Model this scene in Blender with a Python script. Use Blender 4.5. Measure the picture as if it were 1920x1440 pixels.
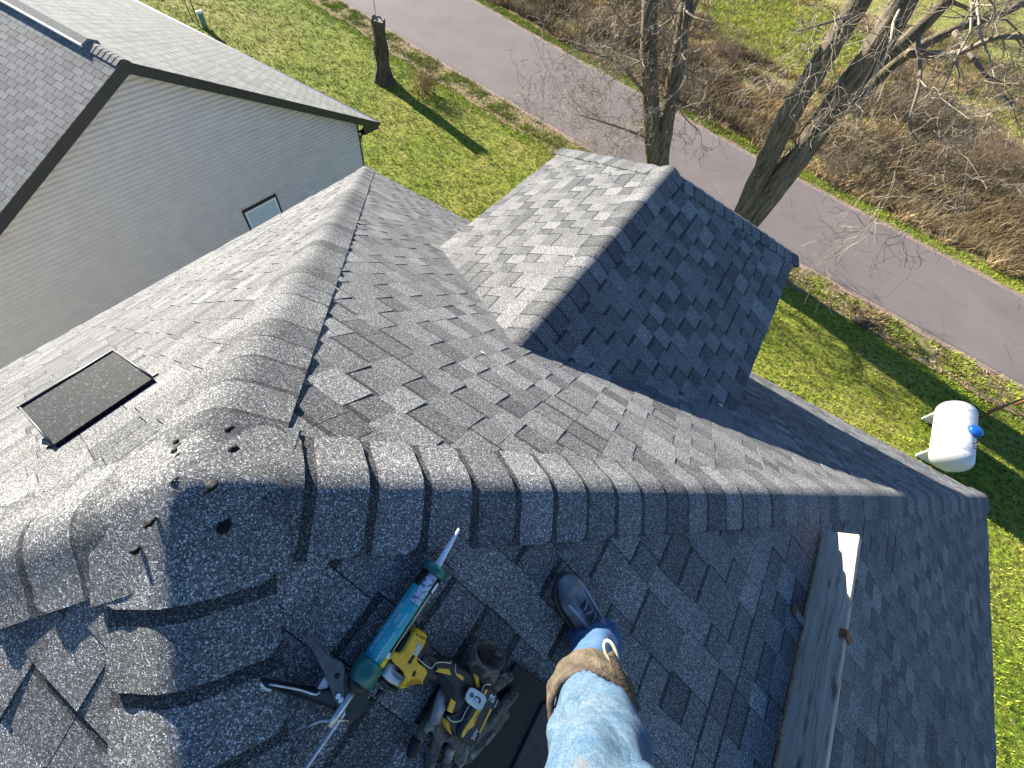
import bpy, bmesh, math, random
import numpy as np
from mathutils import Vector, Matrix, Euler, noise as mnoise
R = math.radians
random.seed(7); rng = np.random.default_rng(7)
scene = bpy.context.scene
for o in list(bpy.data.objects): bpy.data.objects.remove(o)
col = scene.collection

# ------------------------------------------------------------------ camera, sky, sun, exposure
FPX = 807.29
CAM = np.array([0.64414, 0.05101, 0.89966])
EUL = (0.58437, -0.12372, 0.57798)
cd = bpy.data.cameras.new('camera'); cam = bpy.data.objects.new('camera', cd); col.objects.link(cam)
cam.location = CAM.tolist(); cam.rotation_euler = EUL
cd.sensor_width = 36; cd.lens = FPX * 36 / 1920; cd.clip_start = 0.02; cd.clip_end = 800
scene.camera = cam
SUN = np.array([-0.915, 0.225, 0.322]); SUN /= np.linalg.norm(SUN)     # towards the sun
world = bpy.data.worlds.new('World'); scene.world = world; world.use_nodes = True
wn = world.node_tree.nodes; wl = world.node_tree.links
sky = wn.new('ShaderNodeTexSky'); sky.sky_type = 'NISHITA'; sky.sun_disc = False
sky.sun_elevation = math.asin(SUN[2]); sky.sun_rotation = math.atan2(SUN[0], SUN[1])
sky.air_density = 1.0; sky.dust_density = 0.0; sky.ozone_density = 3.0
tint = wn.new('ShaderNodeMix'); tint.data_type = 'RGBA'; tint.blend_type = 'MULTIPLY'; tint.inputs[0].default_value = 1.0; tint.inputs[7].default_value = (.79, .955, 1.2, 1)
wl.new(sky.outputs[0], tint.inputs[6]); wl.new(tint.outputs[2], wn['Background'].inputs[0]); wn['Background'].inputs[1].default_value = 0.05
sd = bpy.data.lights.new('sun', 'SUN'); sd.energy = 5.0; sd.angle = R(0.55); sd.color = (1.0, 0.93, 0.80)
sun = bpy.data.objects.new('sun', sd); col.objects.link(sun)
sun.rotation_euler = Vector((-SUN).tolist()).to_track_quat('-Z', 'Y').to_euler(); sun.location = (-30, 10, 20)
scene.view_settings.view_transform = 'Standard'; scene.view_settings.look = 'None'
scene.view_settings.exposure = 1.98; scene.view_settings.gamma = 1.0

RM = np.array(Euler(EUL).to_matrix())
def ray(px): return RM @ np.array([(px[0]-960)/FPX, -(px[1]-720)/FPX, -1.0])
def at_z(px, z): r = ray(px); return CAM + r*((z-CAM[2])/r[2])
def on_plane(px, n, d):
    n = np.asarray(n, float); r = ray(px); return CAM + r*((d-n@CAM)/(n@r))
def project(P):
    c = (np.atleast_2d(P)-CAM) @ RM
    w = np.where(c[:, 2] < -1e-3, -c[:, 2], np.nan)
    return np.stack([960+FPX*c[:, 0]/w, 720-FPX*c[:, 1]/w], 1)

# ------------------------------------------------------------------ helpers
def tag(o, label=None, cat=None, group=None, kind=None):
    if label: o['label'] = label
    if cat: o['category'] = cat
    if group: o['group'] = group
    if kind: o['kind'] = kind
    return o
def thing(name, loc, label, cat, group=None):
    e = bpy.data.objects.new(name, None); col.objects.link(e); e.location = [float(x) for x in loc]
    e.empty_display_size = 0.2; e['base'] = 1
    return tag(e, label, cat, group)
def world_loc(o):
    v = Vector(o.location)
    if o.parent: v = o.matrix_parent_inverse @ v; v = v + world_loc(o.parent)
    return v
def link(o, parent=None):
    col.objects.link(o)
    if parent is not None:
        o.parent = parent; o.matrix_parent_inverse = Matrix.Translation(-world_loc(parent))
    return o
def mk(name, V, F, mat, parent=None, tone=None, smooth=False, mats=None, matidx=None):
    """one mesh object; V world coordinates; the origin is put at the middle of its base"""
    V = np.asarray(V, float).reshape(-1, 3)
    c = (V.min(0)+V.max(0))/2; c[2] = V[:, 2].min()
    me = bpy.data.meshes.new(name); me.from_pydata((V-c).tolist(), [], [list(map(int, f)) for f in F])
    for m in (mats or [mat]): me.materials.append(m)
    if matidx is not None: me.polygons.foreach_set('material_index', np.asarray(matidx, np.int32))
    if tone is not None:
        a = me.attributes.new('tone', 'FLOAT', 'FACE'); a.data.foreach_set('value', np.asarray(tone, np.float32))
    if smooth is True: me.polygons.foreach_set('use_smooth', np.ones(len(F), bool))
    elif smooth is not False: me.polygons.foreach_set('use_smooth', np.asarray(smooth, bool))
    me.update()
    o = bpy.data.objects.new(name, me); o.location = c.tolist()
    return link(o, parent)
class MB:
    def __init__(s): s.V = []; s.F = []; s.T = []; s.S = []; s.M = []
    def add(s, V, F, tone=0.5, smooth=False, m=0):
        b = len(s.V); s.V.extend([tuple(map(float, v)) for v in V])
        for i, f in enumerate(F):
            s.F.append([b+j for j in f]); s.T.append(tone[i] if isinstance(tone, (list, tuple, np.ndarray)) else tone)
            s.S.append(smooth[i] if isinstance(smooth, (list, tuple)) else smooth); s.M.append(m)
        return s
    def box(s, lo, hi, tone=0.5, m=0):
        x0, y0, z0 = lo; x1, y1, z1 = hi
        V = [(x, y, z) for z in (z0, z1) for y in (y0, y1) for x in (x0, x1)]
        return s.add(V, [(0,2,3,1),(4,5,7,6),(0,1,5,4),(2,6,7,3),(0,4,6,2),(1,3,7,5)], tone, False, m)
    def prism(s, ring, vec, tone=0.5, m=0, smooth=False):
        n = len(ring); ring = [np.asarray(r, float) for r in ring]; vec = np.asarray(vec, float)
        V = ring+[r+vec for r in ring]
        F = [list(range(n))[::-1], list(range(n, 2*n))]+[(i, (i+1) % n, n+(i+1) % n, n+i) for i in range(n)]
        return s.add(V, F, tone, [False, False]+[smooth]*n, m)
    def build(s, name, mat, parent=None, mats=None):
        return mk(name, s.V, s.F, mat, parent, tone=s.T, smooth=s.S, mats=mats, matidx=s.M if mats else None)
def unit(v): v = np.asarray(v, float); return v/np.linalg.norm(v)
def frame(d):
    d = unit(d); a = np.array([0, 0, 1.]) if abs(d[2]) < .9 else np.array([1., 0, 0])
    x = unit(np.cross(a, d)); return x, np.cross(d, x), d
def tube(mb, P, rad, sides=8, tone=0.5, m=0, cap=True, smooth=True, jitter=0.0):
    P = [np.asarray(q, float) for q in P]; n = len(P)
    if np.isscalar(rad): rad = [rad]*n
    V = []; x = None
    for i in range(n):
        d = P[min(i+1, n-1)]-P[max(i-1, 0)]; d = unit(d)
        if x is None: x, y, _ = frame(d)
        else: x = unit(x-d*(x@d)); y = np.cross(d, x)
        for k in range(sides):
            a = 2*math.pi*k/sides; r = rad[i]*(1+jitter*random.uniform(-1, 1))
            V.append(P[i]+x*math.cos(a)*r+y*math.sin(a)*r)
    F = [(i*sides+k, i*sides+(k+1) % sides, (i+1)*sides+(k+1) % sides, (i+1)*sides+k) for i in range(n-1) for k in range(sides)]
    S = [smooth]*len(F)
    if cap: F += [list(range(sides))[::-1], list(range((n-1)*sides, n*sides))]; S += [False, False]
    mb.add(V, F, tone, S, m)
def clip(poly, convex):
    """Sutherland-Hodgman, both counter-clockwise"""
    out = list(poly)
    for i in range(len(convex)):
        a = convex[i]; b = convex[(i+1) % len(convex)]; inp = out; out = []
        if not inp: return []
        side = lambda q: (b[0]-a[0])*(q[1]-a[1])-(b[1]-a[1])*(q[0]-a[0])
        for j in range(len(inp)):
            q = inp[j]; r = inp[(j+1) % len(inp)]; sq = side(q); sr = side(r)
            if sq >= 0: out.append(q)
            if (sq > 0 > sr) or (sq < 0 < sr):
                t = sq/(sq-sr); out.append((q[0]+t*(r[0]-q[0]), q[1]+t*(r[1]-q[1])))
    return out
def area2(P): return 0.5*sum(P[i][0]*P[(i+1) % len(P)][1]-P[(i+1) % len(P)][0]*P[i][1] for i in range(len(P)))

# ------------------------------------------------------------------ materials
class N:
    def __init__(s, name, rough=0.8, spec=0.3, metallic=0.0):
        s.m = bpy.data.materials.new(name); s.m.use_nodes = True; s.t = s.m.node_tree; s.b = s.t.nodes['Principled BSDF']
        s.b.inputs['Roughness'].default_value = rough; s.b.inputs['Metallic'].default_value = metallic
        s.b.inputs['Specular IOR Level'].default_value = spec; s._pos = None
    def n(s, ty, **kw):
        x = s.t.nodes.new(ty)
        for k, v in kw.items(): setattr(x, k, v)
        return x
    def put(s, sock, v):
        if hasattr(v, 'node'): s.t.links.new(v, sock)
        elif isinstance(v, (tuple, list)) and len(v) == 3 and sock.type == 'RGBA': sock.default_value = (*v, 1)
        else: sock.default_value = v
    def pos(s):
        if s._pos is None: s._pos = s.n('ShaderNodeNewGeometry').outputs['Position']
        return s._pos
    def objpos(s): return s.n('ShaderNodeTexCoord').outputs['Object']
    def noise(s, scale, detail=3, rough=0.55, vec=None, dist=0.0):
        x = s.n('ShaderNodeTexNoise'); s.put(x.inputs['Vector'], vec or s.pos()); x.inputs['Scale'].default_value = scale
        x.inputs['Detail'].default_value = detail; x.inputs['Roughness'].default_value = rough; x.inputs['Distortion'].default_value = dist
        return x.outputs['Fac']
    def vor(s, scale, out='Color', vec=None, feature='F1'):
        x = s.n('ShaderNodeTexVoronoi', feature=feature); s.put(x.inputs['Vector'], vec or s.pos()); x.inputs['Scale'].default_value = scale
        return x.outputs[out]
    def attr(s, name='tone'):
        return s.n('ShaderNodeAttribute', attribute_name=name).outputs['Fac']
    def ramp(s, fac, stops, interp='LINEAR'):
        x = s.n('ShaderNodeValToRGB'); x.color_ramp.interpolation = interp; el = x.color_ramp.elements
        while len(el) < len(stops): el.new(0.5)
        for e, (p, c) in zip(el, stops): e.position = p; e.color = (*c, 1) if len(c) == 3 else c
        s.put(x.inputs['Fac'], fac); return x.outputs['Color']
    def math(s, op, a, b=0.0, c=0.0, clamp=False):
        x = s.n('ShaderNodeMath', operation=op, use_clamp=clamp)
        for i, v in enumerate((a, b, c)): s.put(x.inputs[i], v)
        return x.outputs[0]
    def mix(s, fac, a, b, mode='MIX'):
        x = s.n('ShaderNodeMix', data_type='RGBA', blend_type=mode); s.put(x.inputs[0], fac); s.put(x.inputs[6], a); s.put(x.inputs[7], b)
        return x.outputs[2]
    def stretch(s, sc, vec=None):
        x = s.n('ShaderNodeMapping'); s.put(x.inputs['Vector'], vec or s.pos()); x.inputs['Scale'].default_value = sc; return x.outputs[0]
    def bump(s, h, strength=0.5, dist=0.01):
        x = s.n('ShaderNodeBump'); x.inputs['Strength'].default_value = strength; x.inputs['Distance'].default_value = dist
        s.put(x.inputs['Height'], h); s.t.links.new(x.outputs[0], s.b.inputs['Normal']); return s
    def col(s, c): s.put(s.b.inputs['Base Color'], c); return s
def simple(name, c, rough=0.6, spec=0.4, metallic=0.0, var=0.25, scale=20, bump=0.0, bscale=80):
    k = N(name, rough, spec, metallic); f = k.noise(scale, 4)
    lo = tuple(x*(1-var) for x in c); hi = tuple(min(1, x*(1+var)) for x in c)
    k.col(k.ramp(f, [(0.3, lo), (0.7, hi)]))
    if bump: k.bump(k.noise(bscale, 4), bump, 0.01)
    return k.m
def shingle_material(name, lo, mid, hi, grain=370, contrast=1.0, bump=0.6):
    k = N(name, 0.95, 0.12)
    base = k.ramp(k.attr(), [(0.0, tuple(x*.5 for x in lo)), (0.12, lo), (0.5, mid), (1.0, hi)])
    sep = k.n('ShaderNodeSeparateColor'); k.put(sep.inputs[0], k.vor(grain)); g = sep.outputs[0]
    gr = k.ramp(g, [(0.0, (max(.08, 1-.62*contrast),)*3), (0.5, (1-.25*contrast,)*3), (0.82, (1+.1*contrast,)*3), (0.93, (1+1.1*contrast,)*3), (1.0, (1+1.9*contrast,)*3)])
    big = k.ramp(k.noise(2.2, 4), [(0.3, (0.9, 0.9, 0.9)), (0.7, (1.08, 1.08, 1.07))])
    k.col(k.mix(1.0, k.mix(1.0, base, gr, 'MULTIPLY'), big, 'MULTIPLY'))
    k.bump(k.math('ADD', k.vor(grain, 'Distance'), k.math('MULTIPLY', g, 0.8)), bump, 0.003)
    return k.m
M = {}
M['shingle'] = shingle_material('roof_shingle_granules', (0.108, 0.109, 0.113), (0.187, 0.187, 0.188), (0.282, 0.281, 0.279), contrast=1.2)
M['far_shingle'] = shingle_material('grey_tab_shingle', (0.125, 0.125, 0.122), (0.195, 0.195, 0.19), (0.27, 0.27, 0.264), grain=120, contrast=.4, bump=.3)
M['deck'] = simple('roof_underlay', (0.03, 0.03, 0.032), 0.9, 0.1)
M['tar'] = simple('black_sealant', (0.006, 0.006, 0.007), 0.7, 0.25)
M['dark_trim'] = simple('dark_grey_trim', (0.028, 0.032, 0.033), 0.45, 0.4, var=.12, scale=5)
M['white_trim'] = simple('white_fascia', (0.55, 0.55, 0.53), 0.5, 0.4, var=.08, scale=4)
k = N('grey_vinyl_siding', 0.5, 0.35); k.col(k.ramp(k.noise(3, 5), [(.3, (.53, .505, .49)), (.7, (.59, .565, .55))]))
k.bump(k.noise(60, 3, vec=k.stretch((.2, .2, 6))), .12, .004); M['siding'] = k.m
M['cream_siding'] = simple('cream_siding_paint', (0.5, 0.48, 0.42), 0.6, 0.3, var=.08, scale=3)

# lawn, verge, field, road
k = N('lawn', 0.95, 0.1)
f = k.math('ADD', k.math('MULTIPLY', k.noise(0.28, 3), .5), k.math('MULTIPLY', k.noise(2.6, 6, .7), .5))
c = k.ramp(f, [(.36, (.14, .22, .018)), (.46, (.24, .3, .032)), (.56, (.33, .33, .06)), (.7, (.42, .34, .12))])
c = k.mix(k.ramp(k.noise(7.5, 6, .75), [(.44, (0, 0, 0)), (.6, (.9, .9, .9))]), c, (.05, .058, .014))
c = k.mix(k.ramp(k.noise(5.1, 5, .7), [(.58, (0, 0, 0)), (.7, (.8, .8, .8))]), c, (.37, .29, .15))
k.col(c).bump(k.math('ADD', k.noise(7, 6, .7), k.math('MULTIPLY', k.noise(22, 3), .6)), 1.0, .14); M['lawn'] = k.m
k = N('verge_soil', 0.95, 0.1)
c = k.ramp(k.noise(3.0, 6, .7), [(.3, (.06, .06, .018)), (.45, (.17, .17, .045)), (.55, (.28, .21, .11)), (.7, (.4, .31, .19))])
k.col(c).bump(k.noise(9, 6, .75), 1.0, .1); M['verge'] = k.m
k = N('field_soil', 0.95, 0.1)
c = k.ramp(k.math('ADD', k.math('MULTIPLY', k.noise(.22, 4, .6), .6), k.math('MULTIPLY', k.noise(2.3, 6, .75), .4)), [(.38, (.05, .034, .018)), (.44, (.2, .14, .065)), (.5, (.42, .31, .16)), (.57, (.26, .26, .065)), (.68, (.38, .36, .11))])
k.col(c).bump(k.noise(3.5, 7, .75), 1.0, .25); M['field'] = k.m
k = N('meadow', 0.95, 0.1)
c = k.ramp(k.math('ADD', k.math('MULTIPLY', k.noise(.3, 4, .6), .5), k.math('MULTIPLY', k.noise(1.9, 6, .75), .5)), [(.36, (.2, .15, .065)), (.46, (.26, .25, .06)), (.56, (.32, .32, .085)), (.7, (.42, .34, .16))])
k.col(c).bump(k.noise(4, 7, .75), 1.0, .2); M['meadow'] = k.m
k = N('old_asphalt', 0.9, 0.2)
sp = k.ramp(k.noise(55, 4, .7), [(.3, (.105, .09, .087)), (.5, (.168, .146, .138)), (.7, (.225, .2, .188))])
sp = k.mix(1.0, sp, k.ramp(k.noise(.5, 4), [(.3, (.88, .87, .87)), (.7, (1.08, 1.06, 1.05))]), 'MULTIPLY')
wv = k.n('ShaderNodeTexNoise'); wv.inputs['Scale'].default_value = 1.3; k.put(wv.inputs['Vector'], k.pos())
cr = k.vor(.55, 'Distance', vec=k.mix(.12, k.pos(), wv.outputs['Color'], 'ADD'), feature='DISTANCE_TO_EDGE')
crm = k.math('MULTIPLY', k.math('LESS_THAN', cr, .008), k.math('GREATER_THAN', k.noise(.42, 2), .52))
k.col(k.mix(k.math('MULTIPLY', crm, .38), sp, (.05, .045, .05))).bump(k.noise(90, 3), .4, .008); M['road'] = k.m
M['gravel'] = simple('gravel_shoulder', (0.27, 0.2, 0.155), 0.95, 0.1, var=.45, scale=14, bump=.8, bscale=30)
def blade_material(name, a, b, c, transl=.25):
    k = N(name, .8, .15); k.col(k.ramp(k.attr(), [(0, a), (.5, b), (1, c)]))
    return k.m
M['grass'] = blade_material('grass_blades', (.1, .16, .014), (.25, .31, .034), (.43, .42, .09))
M['bright_grass'] = blade_material('fresh_grass_blades', (.25, .36, .025), (.34, .46, .04), (.45, .52, .09))
M['dry'] = blade_material('dry_straw', (.13, .085, .04), (.33, .235, .115), (.55, .42, .23))
M['leaf'] = blade_material('dead_leaf', (.14, .085, .045), (.3, .2, .11), (.5, .37, .24))
M['twig'] = blade_material('pale_twig', (.09, .07, .05), (.2, .165, .125), (.4, .34, .265))
M['brush'] = blade_material('brush_stem', (.06, .042, .024), (.17, .125, .068), (.34, .26, .145))
def bark(name, a, b, sc):
    k = N(name, .95, .1); v = k.stretch((sc, sc, sc*.13))
    n = k.noise(3.2, 7, .7, vec=v, dist=.6); w = k.noise(1.1, 3)
    k.col(k.mix(k.ramp(w, [(.45, (0, 0, 0)), (.7, (.5, .5, .5))]), k.ramp(n, [(.35, a), (.6, b)]), (.13, .12, .06))).bump(n, 1.0, .09); return k.m
M['bark'] = bark('furrowed_bark', (.05, .04, .03), (.27, .22, .165), 4)
M['stump'] = bark('weathered_stump', (.02, .016, .013), (.15, .125, .1), 5)
k = N('cut_wood', .9, .15); k.col(k.ramp(k.noise(9, 5), [(.3, (.16, .12, .08)), (.7, (.36, .3, .22))])); M['cutwood'] = k.m
k = N('white_tank_paint', .3, .5); k.col(k.ramp(k.noise(2.5, 4), [(.3, (.5, .51, .52)), (.7, (.62, .62, .61))])); M['tank'] = k.m
M['blue'] = simple('blue_plastic', (.012, .11, .42), .35, .5, var=.1)
M['rust'] = simple('rusty_steel', (.25, .095, .04), .8, .3, var=.45, scale=60, bump=.3)
M['steel'] = simple('worn_steel', (.5, .51, .52), .35, .5, .85, var=.2, scale=60)
M['darksteel'] = simple('dark_steel', (.07, .072, .078), .45, .5, .35, var=.3, scale=50)
k = N('weathered_plank', .85, .2); v = k.stretch((16, .7, 10)); n = k.noise(3.5, 7, .7, vec=v, dist=1.2)
c = k.ramp(n, [(.3, (.22, .165, .115)), (.48, (.5, .395, .29)), (.66, (.64, .52, .39))])
c = k.mix(k.ramp(k.noise(3.2, 3, vec=k.stretch((6, 1.2, 4))), [(.62, (0, 0, 0)), (.7, (.75, .75, .75))]), c, (.07, .055, .045))
k.col(c).bump(n, .55, .01); M['plank'] = k.m
k = N('washed_denim', .92, .1)
w = k.math('ADD', k.math('MULTIPLY', k.noise(420, 2, vec=k.stretch((1, 1, .3), k.objpos())), .6), k.math('MULTIPLY', k.noise(45, 5, .75, vec=k.objpos()), .4)); big = k.noise(9, 6, .7, vec=k.objpos())
c = k.ramp(big, [(.3, (.045, .09, .16)), (.5, (.08, .13, .185)), (.7, (.13, .165, .2))])
c = k.mix(1.0, c, k.ramp(w, [(.38, (.6, .66, .74)), (.62, (1.3, 1.26, 1.2))]), 'MULTIPLY')
c = k.mix(k.ramp(k.noise(11, 3, vec=k.objpos()), [(.66, (0, 0, 0)), (.75, (.5, .5, .5))]), c, (.13, .1, .07))
k.col(c).bump(k.math('ADD', k.math('MULTIPLY', w, .05), k.math('MULTIPLY', k.math('ABSOLUTE', k.math('SUBTRACT', k.noise(9, 2, .5, vec=k.stretch((1, 1, .55), k.objpos()), dist=1.4), .5)), 1.0)), 1.0, .014); M['denim'] = k.m
k = N('blue_denim', .92, .1); w = k.noise(900, 1, vec=k.objpos())
k.col(k.mix(1.0, k.ramp(k.noise(12, 4, vec=k.objpos()), [(.3, (.04, .09, .19)), (.7, (.075, .14, .24))]), k.ramp(w, [(.35, (.8, .8, .84)), (.65, (1.15, 1.12, 1.1))]), 'MULTIPLY')).bump(w, .25, .002); M['denim2'] = k.m
k = N('cracked_suede', .95, .1); cr = k.vor(22, 'Distance', vec=k.mix(.35, k.objpos(), k.n('ShaderNodeTexNoise').outputs['Color']), feature='DISTANCE_TO_EDGE')
k.col(k.mix(k.math('MULTIPLY', k.math('LESS_THAN', cr, .02), .8), k.ramp(k.noise(30, 5, vec=k.objpos()), [(.3, (.065, .052, .038)), (.7, (.16, .13, .092))]), (.04, .028, .018))).bump(k.noise(60, 5, vec=k.objpos()), .8, .01); M['suede'] = k.m
M['strap'] = simple('brown_leather_strap', (.06, .045, .035), .7, .3, var=.35, scale=40, bump=.4, bscale=120)
M['shoe'] = simple('grey_shoe_leather', (.14, .145, .16), .5, .4, var=.65, scale=25, bump=.15, bscale=90)
M['shoe_dark'] = simple('black_shoe_rubber', (.028, .03, .036), .45, .4, var=.35, scale=30)
M['shoe_light'] = simple('pale_shoe_panel', (.5, .51, .53), .55, .4, var=.25, scale=30)
M['lace'] = simple('grey_lace', (.2, .2, .24), .8, .2)
k = N('camouflage_glove', .9, .15); k.col(k.mix(1.0, k.ramp(k.noise(16, 3, vec=k.objpos()), [(.36, (.05, .043, .036)), (.47, (.2, .165, .13)), (.57, (.08, .07, .058)), (.68, (.38, .33, .27))]), k.ramp(k.noise(240, 2, vec=k.objpos()), [(.3, (.6, .6, .6)), (.7, (1.3, 1.3, 1.3))]), 'MULTIPLY')).bump(k.noise(130, 4, vec=k.objpos()), .6, .006); M['glove'] = k.m
M['glove_tip'] = simple('black_glove_grip', (.014, .014, .016), .7, .3)
M['glove_grey'] = simple('grey_glove_thumb', (.3, .29, .28), .85, .2, var=.5, scale=30, bump=.5, bscale=120)
M['yellow'] = simple('yellow_tool_plastic', (.8, .42, .015), .45, .45, var=.2, scale=60)
M['black'] = simple('black_tool_plastic', (.016, .017, .02), .5, .4, var=.25, scale=60)
M['silver'] = simple('silver_nose', (.36, .38, .4), .4, .5, .6, var=.2, scale=40)
M['teal'] = simple('teal_tube_label', (.02, .33, .37), .35, .5, var=.15, scale=40)
M['green'] = simple('dark_green_tube_holder', (.012, .13, .105), .3, .5, var=.3, scale=40)
M['tubeblack'] = simple('black_tube_label', (.014, .013, .014), .4, .4)
M['cream'] = simple('cream_label_stripe', (.62, .56, .36), .5, .4)
M['labelyellow'] = simple('label_yellow', (.75, .55, .02), .5, .4)
k = N('paint_smeared_label', .6, .3); k.col(k.ramp(k.noise(90, 4), [(.36, (.06, .07, .09)), (.46, (.4, .48, .56)), (.7, (.52, .6, .68))])); M['whitelabel'] = k.m
M['nozzle'] = simple('white_nozzle', (.72, .76, .8), .35, .5, var=.06)
M['print'] = simple('white_print', (.75, .78, .82), .5, .3, var=.05)
M['printblack'] = simple('black_print', (.01, .01, .01), .5, .3, var=.05)
k = N('wet_black_mat', .6, .25); d = k.vor(40, 'Distance'); k.col((.008, .0085, .011)).bump(k.math('LESS_THAN', d, .16), .5, .004); M['mat'] = k.m
M['board'] = simple('brown_fibre_board', (.07, .062, .056), .9, .15, var=.2, scale=40)
k = N('dewy_black_vent', .75, .15); d = k.vor(150); sp2 = k.n('ShaderNodeSeparateColor'); k.put(sp2.inputs[0], d)
k.col(k.ramp(sp2.outputs[0], [(0, (.004, .005, .008)), (.7, (.008, .009, .013)), (.93, (.024, .026, .033)), (1, (.08, .085, .095))])).bump(k.vor(150, 'Distance'), .35, .003); M['vent'] = k.m
M['vent_lip'] = simple('beige_vent_lip', (.2, .19, .16), .5, .4, .2)  # lip and flanges are a lighter beige than the black hood
k = N('window_pane', .06, .6); k.col((.5, .6, .66)); M['pane'] = k.m  # pale blue base colour stands in for sky reflected in the glass
M['sash'] = simple('white_window_sash', (.8, .8, .77), .5, .4, var=.05)
M['greenpost'] = simple('green_utility_paint', (.12, .22, .17), .55, .4)

# ------------------------------------------------------------------ the setting
GZ = -9.2
def grid(name, x0, x1, y0, y1, step, zf, mat, mask=None, label=None):
    xs = np.arange(x0, x1+step/2, step); ys = np.arange(y0, y1+step/2, step)
    V = [(x, y, zf(x, y)) for y in ys for x in xs]; nx = len(xs); F = []
    for j in range(len(ys)-1):
        for i in range(nx-1):
            if mask is None or mask(xs[i]+step/2, ys[j]+step/2): F.append((j*nx+i, j*nx+i+1, (j+1)*nx+i+1, (j+1)*nx+i))
    o = mk(name, V, F, mat, smooth=True); return tag(o, label, kind='structure')
NEAR = [(-60, 30.6), (-40, 26.4), (-24.9, 23.3), (-16.7, 21.5), (-5.6, 19.5), (1, 18.7), (8.1, 17.8), (12.1, 17.2), (30, 14.6), (60, 10.6)]
FAR = [(-60, 41), (-40, 35.6), (-20.5, 30.2), (-14.9, 28.7), (-7, 26.8), (-.1, 25.2), (10, 23.3), (12.5, 22.8), (30, 19.9), (60, 15.9)]
def yline(L, x):
    for (xa, ya), (xb, yb) in zip(L, L[1:]):
        if x <= xb: return ya+(yb-ya)*(x-xa)/(xb-xa)
    return L[-1][1]
nz = lambda x, y, s: mnoise.noise(Vector((x*s, y*s, 3.7)))
def strip(name, fa, fb, z, mat, x0=-60, x1=60, step=1.0, wob=0.0, nacross=3, crown=0.0):
    xs = np.arange(x0, x1+step/2, step); V = []; F = []
    for x in xs:
        a = fa(x)+wob*nz(x, 1, .9)+wob*.7*nz(x, 9, 2.7); b = fb(x)+wob*nz(x, 5, .8)+wob*.7*nz(x, 14, 2.3)
        for j in range(nacross+1):
            t = j/nacross; V.append((x, a+(b-a)*t, z+crown*(1-(2*t-1)**2)))
    m = nacross+1
    for i in range(len(xs)-1):
        for j in range(nacross): F.append((i*m+j, (i+1)*m+j, (i+1)*m+j+1, i*m+j+1))
    return tag(mk(name, V, F, mat, smooth=True), kind='structure')
mk_ground = [(-400, -400, GZ-.35), (400, -400, GZ-.35), (400, 400, GZ-.35), (-400, 400, GZ-.35)]
tag(mk('ground', mk_ground, [(0, 1, 2, 3)], M['meadow']), kind='structure')
def lawnz(x, y): return GZ-.035+.022*nz(x, y, .35)
grid('lawn', -60, 40, -14, 32, .5, lawnz, M['lawn'], lambda x, y: y < yline(NEAR, x)+.4)
strip('grass_verge', lambda x: yline(NEAR, x)-1.75, lambda x: yline(NEAR, x)+.2, GZ-.005, M['verge'], step=.5, wob=.35, nacross=4)
strip('gravel_shoulder', lambda x: yline(NEAR, x)-.32, lambda x: yline(NEAR, x)+.6, GZ+.008, M['gravel'], step=.4, wob=.16)
strip('road', lambda x: yline(NEAR, x), lambda x: yline(FAR, x), GZ+.02, M['road'], step=.5, wob=.05, nacross=6, crown=.06)
strip('far_gravel_shoulder', lambda x: yline(FAR, x)-.3, lambda x: yline(FAR, x)+.42, GZ+.008, M['gravel'], step=.4, wob=.16)
def fieldz(x, y):
    d = y-yline(FAR, x); z = GZ-.02
    z -= .55*math.exp(-((d-4.0)/1.7)**2)
    z += max(0, min(1, (d-.8)/3))*(.22*nz(x, y, .33)+.13*nz(x, y, .9)+.05*nz(x, y, 2.3))
    return z
grid('field', -40, 46, 14, 62, .5, fieldz, M['field'], lambda x, y: y > yline(FAR, x)-.2)
def hillz(x, y): return GZ-.06+.25*nz(x, y, .12)-.28
grid('meadow', -90, 110, 60, 190, 4, hillz, M['meadow'])

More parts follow.
